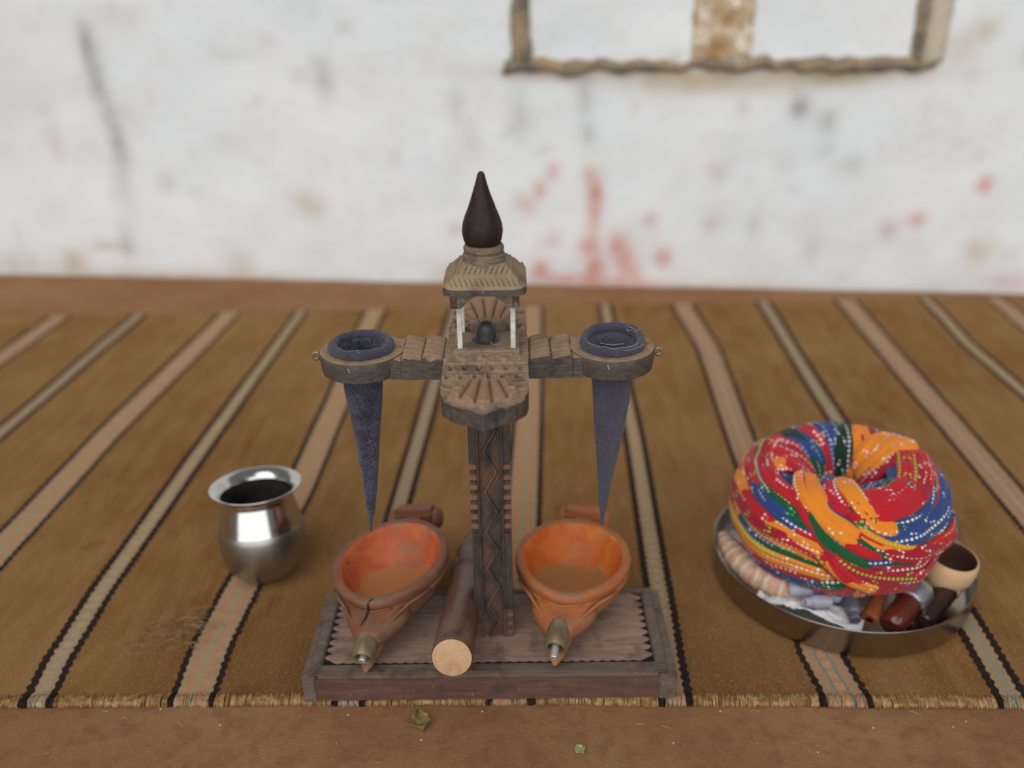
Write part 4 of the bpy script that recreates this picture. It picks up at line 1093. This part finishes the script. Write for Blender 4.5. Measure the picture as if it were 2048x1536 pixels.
o = lathe('cup_inside', [(.0258, .0456), (.0246, .042), (.0250, .032), (.0230, .020), (.015, .011), (0, .009)], M['cup_in'], cup, 64, caps=(False, False)); o['label'] = 'dark inside'
# wooden ball-footed stand that lifts the cup
lathe('cup_foot', [(0, -.0140), (.010, -.0140), (.0115, -.0125), (.0080, -.007), (.0090, .0), (.0140, .0035), (0, .0035)], M['cup'], cup, 40)

# ================================================================== LEAVES AND SCRAPS ON THE FLOOR
FZ = -.0062
def leaf(name, label, loc, rz, L, Wd, curl, mat, notch=0):
    vs, fs = [], []; nx, ny = 14, 22
    for j in range(ny + 1):
        v = j / ny; w = Wd * (sin(pi * v ** .8) ** .8 + .03)
        for i in range(nx + 1):
            u = -1 + 2 * i / nx; x = w * u * (1 + .1 * sin(v * 17 + u * 3)); y = (v - .5) * L
            z = .0012 + curl * (u * u * .7 + .35 * abs(v - .5)) * Wd + .0012 * mn.noise(Vector((u * 2, v * 5, L * 99)))
            vs.append(Vector((x, y, max(.0004, z))))
    for j in range(ny):
        for i in range(nx): a = j * (nx + 1) + i; fs.append((a, a + 1, a + nx + 2, a + nx + 1))
    t = thing(name, label, 'leaf', (*loc, FZ), (0, 0, rz))
    o = new('blade', vs, fs, mat, t); md = o.modifiers.new('t', 'SOLIDIFY'); md.thickness = .0003; md.offset = 1
    tube('midrib', [(0, -L * .62, .0015), (0, -L * .4, .0014), (0, 0, .0018), (0, L * .4, .0016)], [.0005, .0005, .0004, .0002], mat, t, 6)
    return t
leaf('curled_leaf', 'curled yellow green dry leaf lying on the mud floor in front of the pestle', (-.1180, .6185), radians(18), .024, .0085, .9, M['leaf_yellow'])
leaf('small_leaf', 'tiny pale green leaf scrap lying alone near the bottom of the view', (.0325, .5900), radians(40), .0105, .0052, .25, M['leaf_green'])
def scrap(x, y, a, L, r, mat):
    n = 6; c = Vector((x, y, FZ + .0012)); k = random.uniform(-.5, .5)
    P = [c + Vector((cos(a + k * (i / n - .5)) * (i / n - .5) * L, sin(a + k * (i / n - .5)) * (i / n - .5) * L, .0003 * sin(i))) for i in range(n + 1)]
    return tube('straw_scrap', P, r, mat, None, 6)
pts = [(-.348, .6118, -.6, .011), (-.405, .6188, -.3, .008), (-.428, .6266, .2, .006), (.2034, .6405, .1, .012), (.356, .6405, -.5, .014), (.2781, .629, .1, .010), (.0909, .6215, .1, .010), (.1149, .6185, -.3, .012),
       (-.1931, .5925, -1.0, .006), (-.3347, .5711, 1.0, .007), (-.2112, .6048, .9, .008), (-.2352, .6242, .3, .004), (-.46, .575, .7, .006), (-.15, .571, .4, .005), (.07, .565, 1.3, .006)]
for x, y, a, L in pts:
    tag(scrap(x, y, a, L * .8, .0004, M['straw']), 'short pale straw scrap lying on the bare mud floor', 'straw', 'straw scraps on the floor')
gr = [(.170, .6395), (-.115, .5985), (.385, .6245), (-.19, .6275), (.31, .622), (-.06, .6345), (-.31, .612), (.25, .592), (-.02, .559), (.12, .6), (-.376, .6315), (.4, .632)]
for x, y in gr:
    bm = bmesh.new(); bmesh.ops.create_icosphere(bm, subdivisions=2, radius=.0008, matrix=Matrix.Translation((x, y, FZ + .0006)) @ Matrix.Diagonal((1.2, .8, .7, 1)))
    for v in bm.verts: v.co += Vector((1, 1, 1)) * .0003 * mn.noise(v.co * 900)
    tag(bm_obj('grit_speck', bm, M['grit'], None, True), 'tiny white speck of grit on the bare mud floor', 'grit', 'grit specks on the floor')

# ================================================================== CAMERA
cam = bpy.data.cameras.new('camera'); co = bpy.data.objects.new('camera', cam); C.objects.link(co)
cam.sensor_width = 36; cam.lens = 36 * 1750 / 2048; cam.clip_start = .01
pitch = math.atan(813 / 1750)
co.matrix_world = Matrix.Translation((0, 0, .64)) @ Matrix.Rotation(radians(2.35), 4, 'Z') @ Matrix.Rotation(pi / 2 - pitch, 4, 'X') @ Matrix.Rotation(radians(-.9), 4, 'Z')
cam.dof.use_dof = True; cam.dof.focus_distance = .775; cam.dof.aperture_fstop = 2.3
SC.camera = co

# ================================================================== LIGHT: shaded porch, open to daylight behind the camera
w = bpy.data.worlds.new('porch_daylight'); SC.world = w; w.use_nodes = True; nt = w.node_tree; nt.nodes.clear()
def N(t, **k):
    x = nt.nodes.new(t)
    for a, v in k.items(): setattr(x, a, v)
    return x
out = N('ShaderNodeOutputWorld'); bg = N('ShaderNodeBackground'); tc = N('ShaderNodeTexCoord')
sx = N('ShaderNodeSeparateXYZ'); nt.links.new(tc.outputs['Generated'], sx.inputs[0])
def M_(op, a, b=None):
    x = N('ShaderNodeMath', operation=op)
    for i, v in enumerate((a, b)):
        if isinstance(v, bpy.types.NodeSocket): nt.links.new(v, x.inputs[i])
        elif v is not None: x.inputs[i].default_value = v
    return x.outputs[0]
def S_(v, lo, hi):
    x = N('ShaderNodeMapRange', interpolation_type='SMOOTHSTEP'); nt.links.new(v, x.inputs[0]); x.inputs[1].default_value = lo; x.inputs[2].default_value = hi; return x.outputs[0]
m1 = S_(M_('ABSOLUTE', M_('ADD', sx.outputs[0], .03)), .74, .62); m2 = S_(sx.outputs[1], -.25, -.4); m3 = S_(sx.outputs[2], .86, .72); m4 = S_(sx.outputs[2], -.12, -.02)
mask = M_('MULTIPLY', M_('MULTIPLY', m1, m2), M_('MULTIPLY', m3, m4))
mx = N('ShaderNodeMix', data_type='RGBA'); nt.links.new(mask, mx.inputs[0]); mx.inputs[6].default_value = (.31, .31, .31, 1); mx.inputs[7].default_value = (3.3, 3.42, 3.52, 1)
nt.links.new(mx.outputs[2], bg.inputs[0]); nt.links.new(bg.outputs[0], out.inputs[0]); bg.inputs[1].default_value = 1.0
# high soft daylight over the porch edge
sun = bpy.data.lights.new('daylight', 'SUN'); so = bpy.data.objects.new('daylight', sun); C.objects.link(so)
sun.energy = 1.5; sun.angle = radians(40); sun.color = (1, .985, .96)
so.rotation_euler = Vector((.28, .42, -1)).to_track_quat('-Z', 'Y').to_euler()

vs_ = SC.view_settings; vs_.view_transform = 'Standard'; vs_.look = 'None'; vs_.gamma = 1; vs_.exposure = -.88; vs_.use_curve_mapping = False
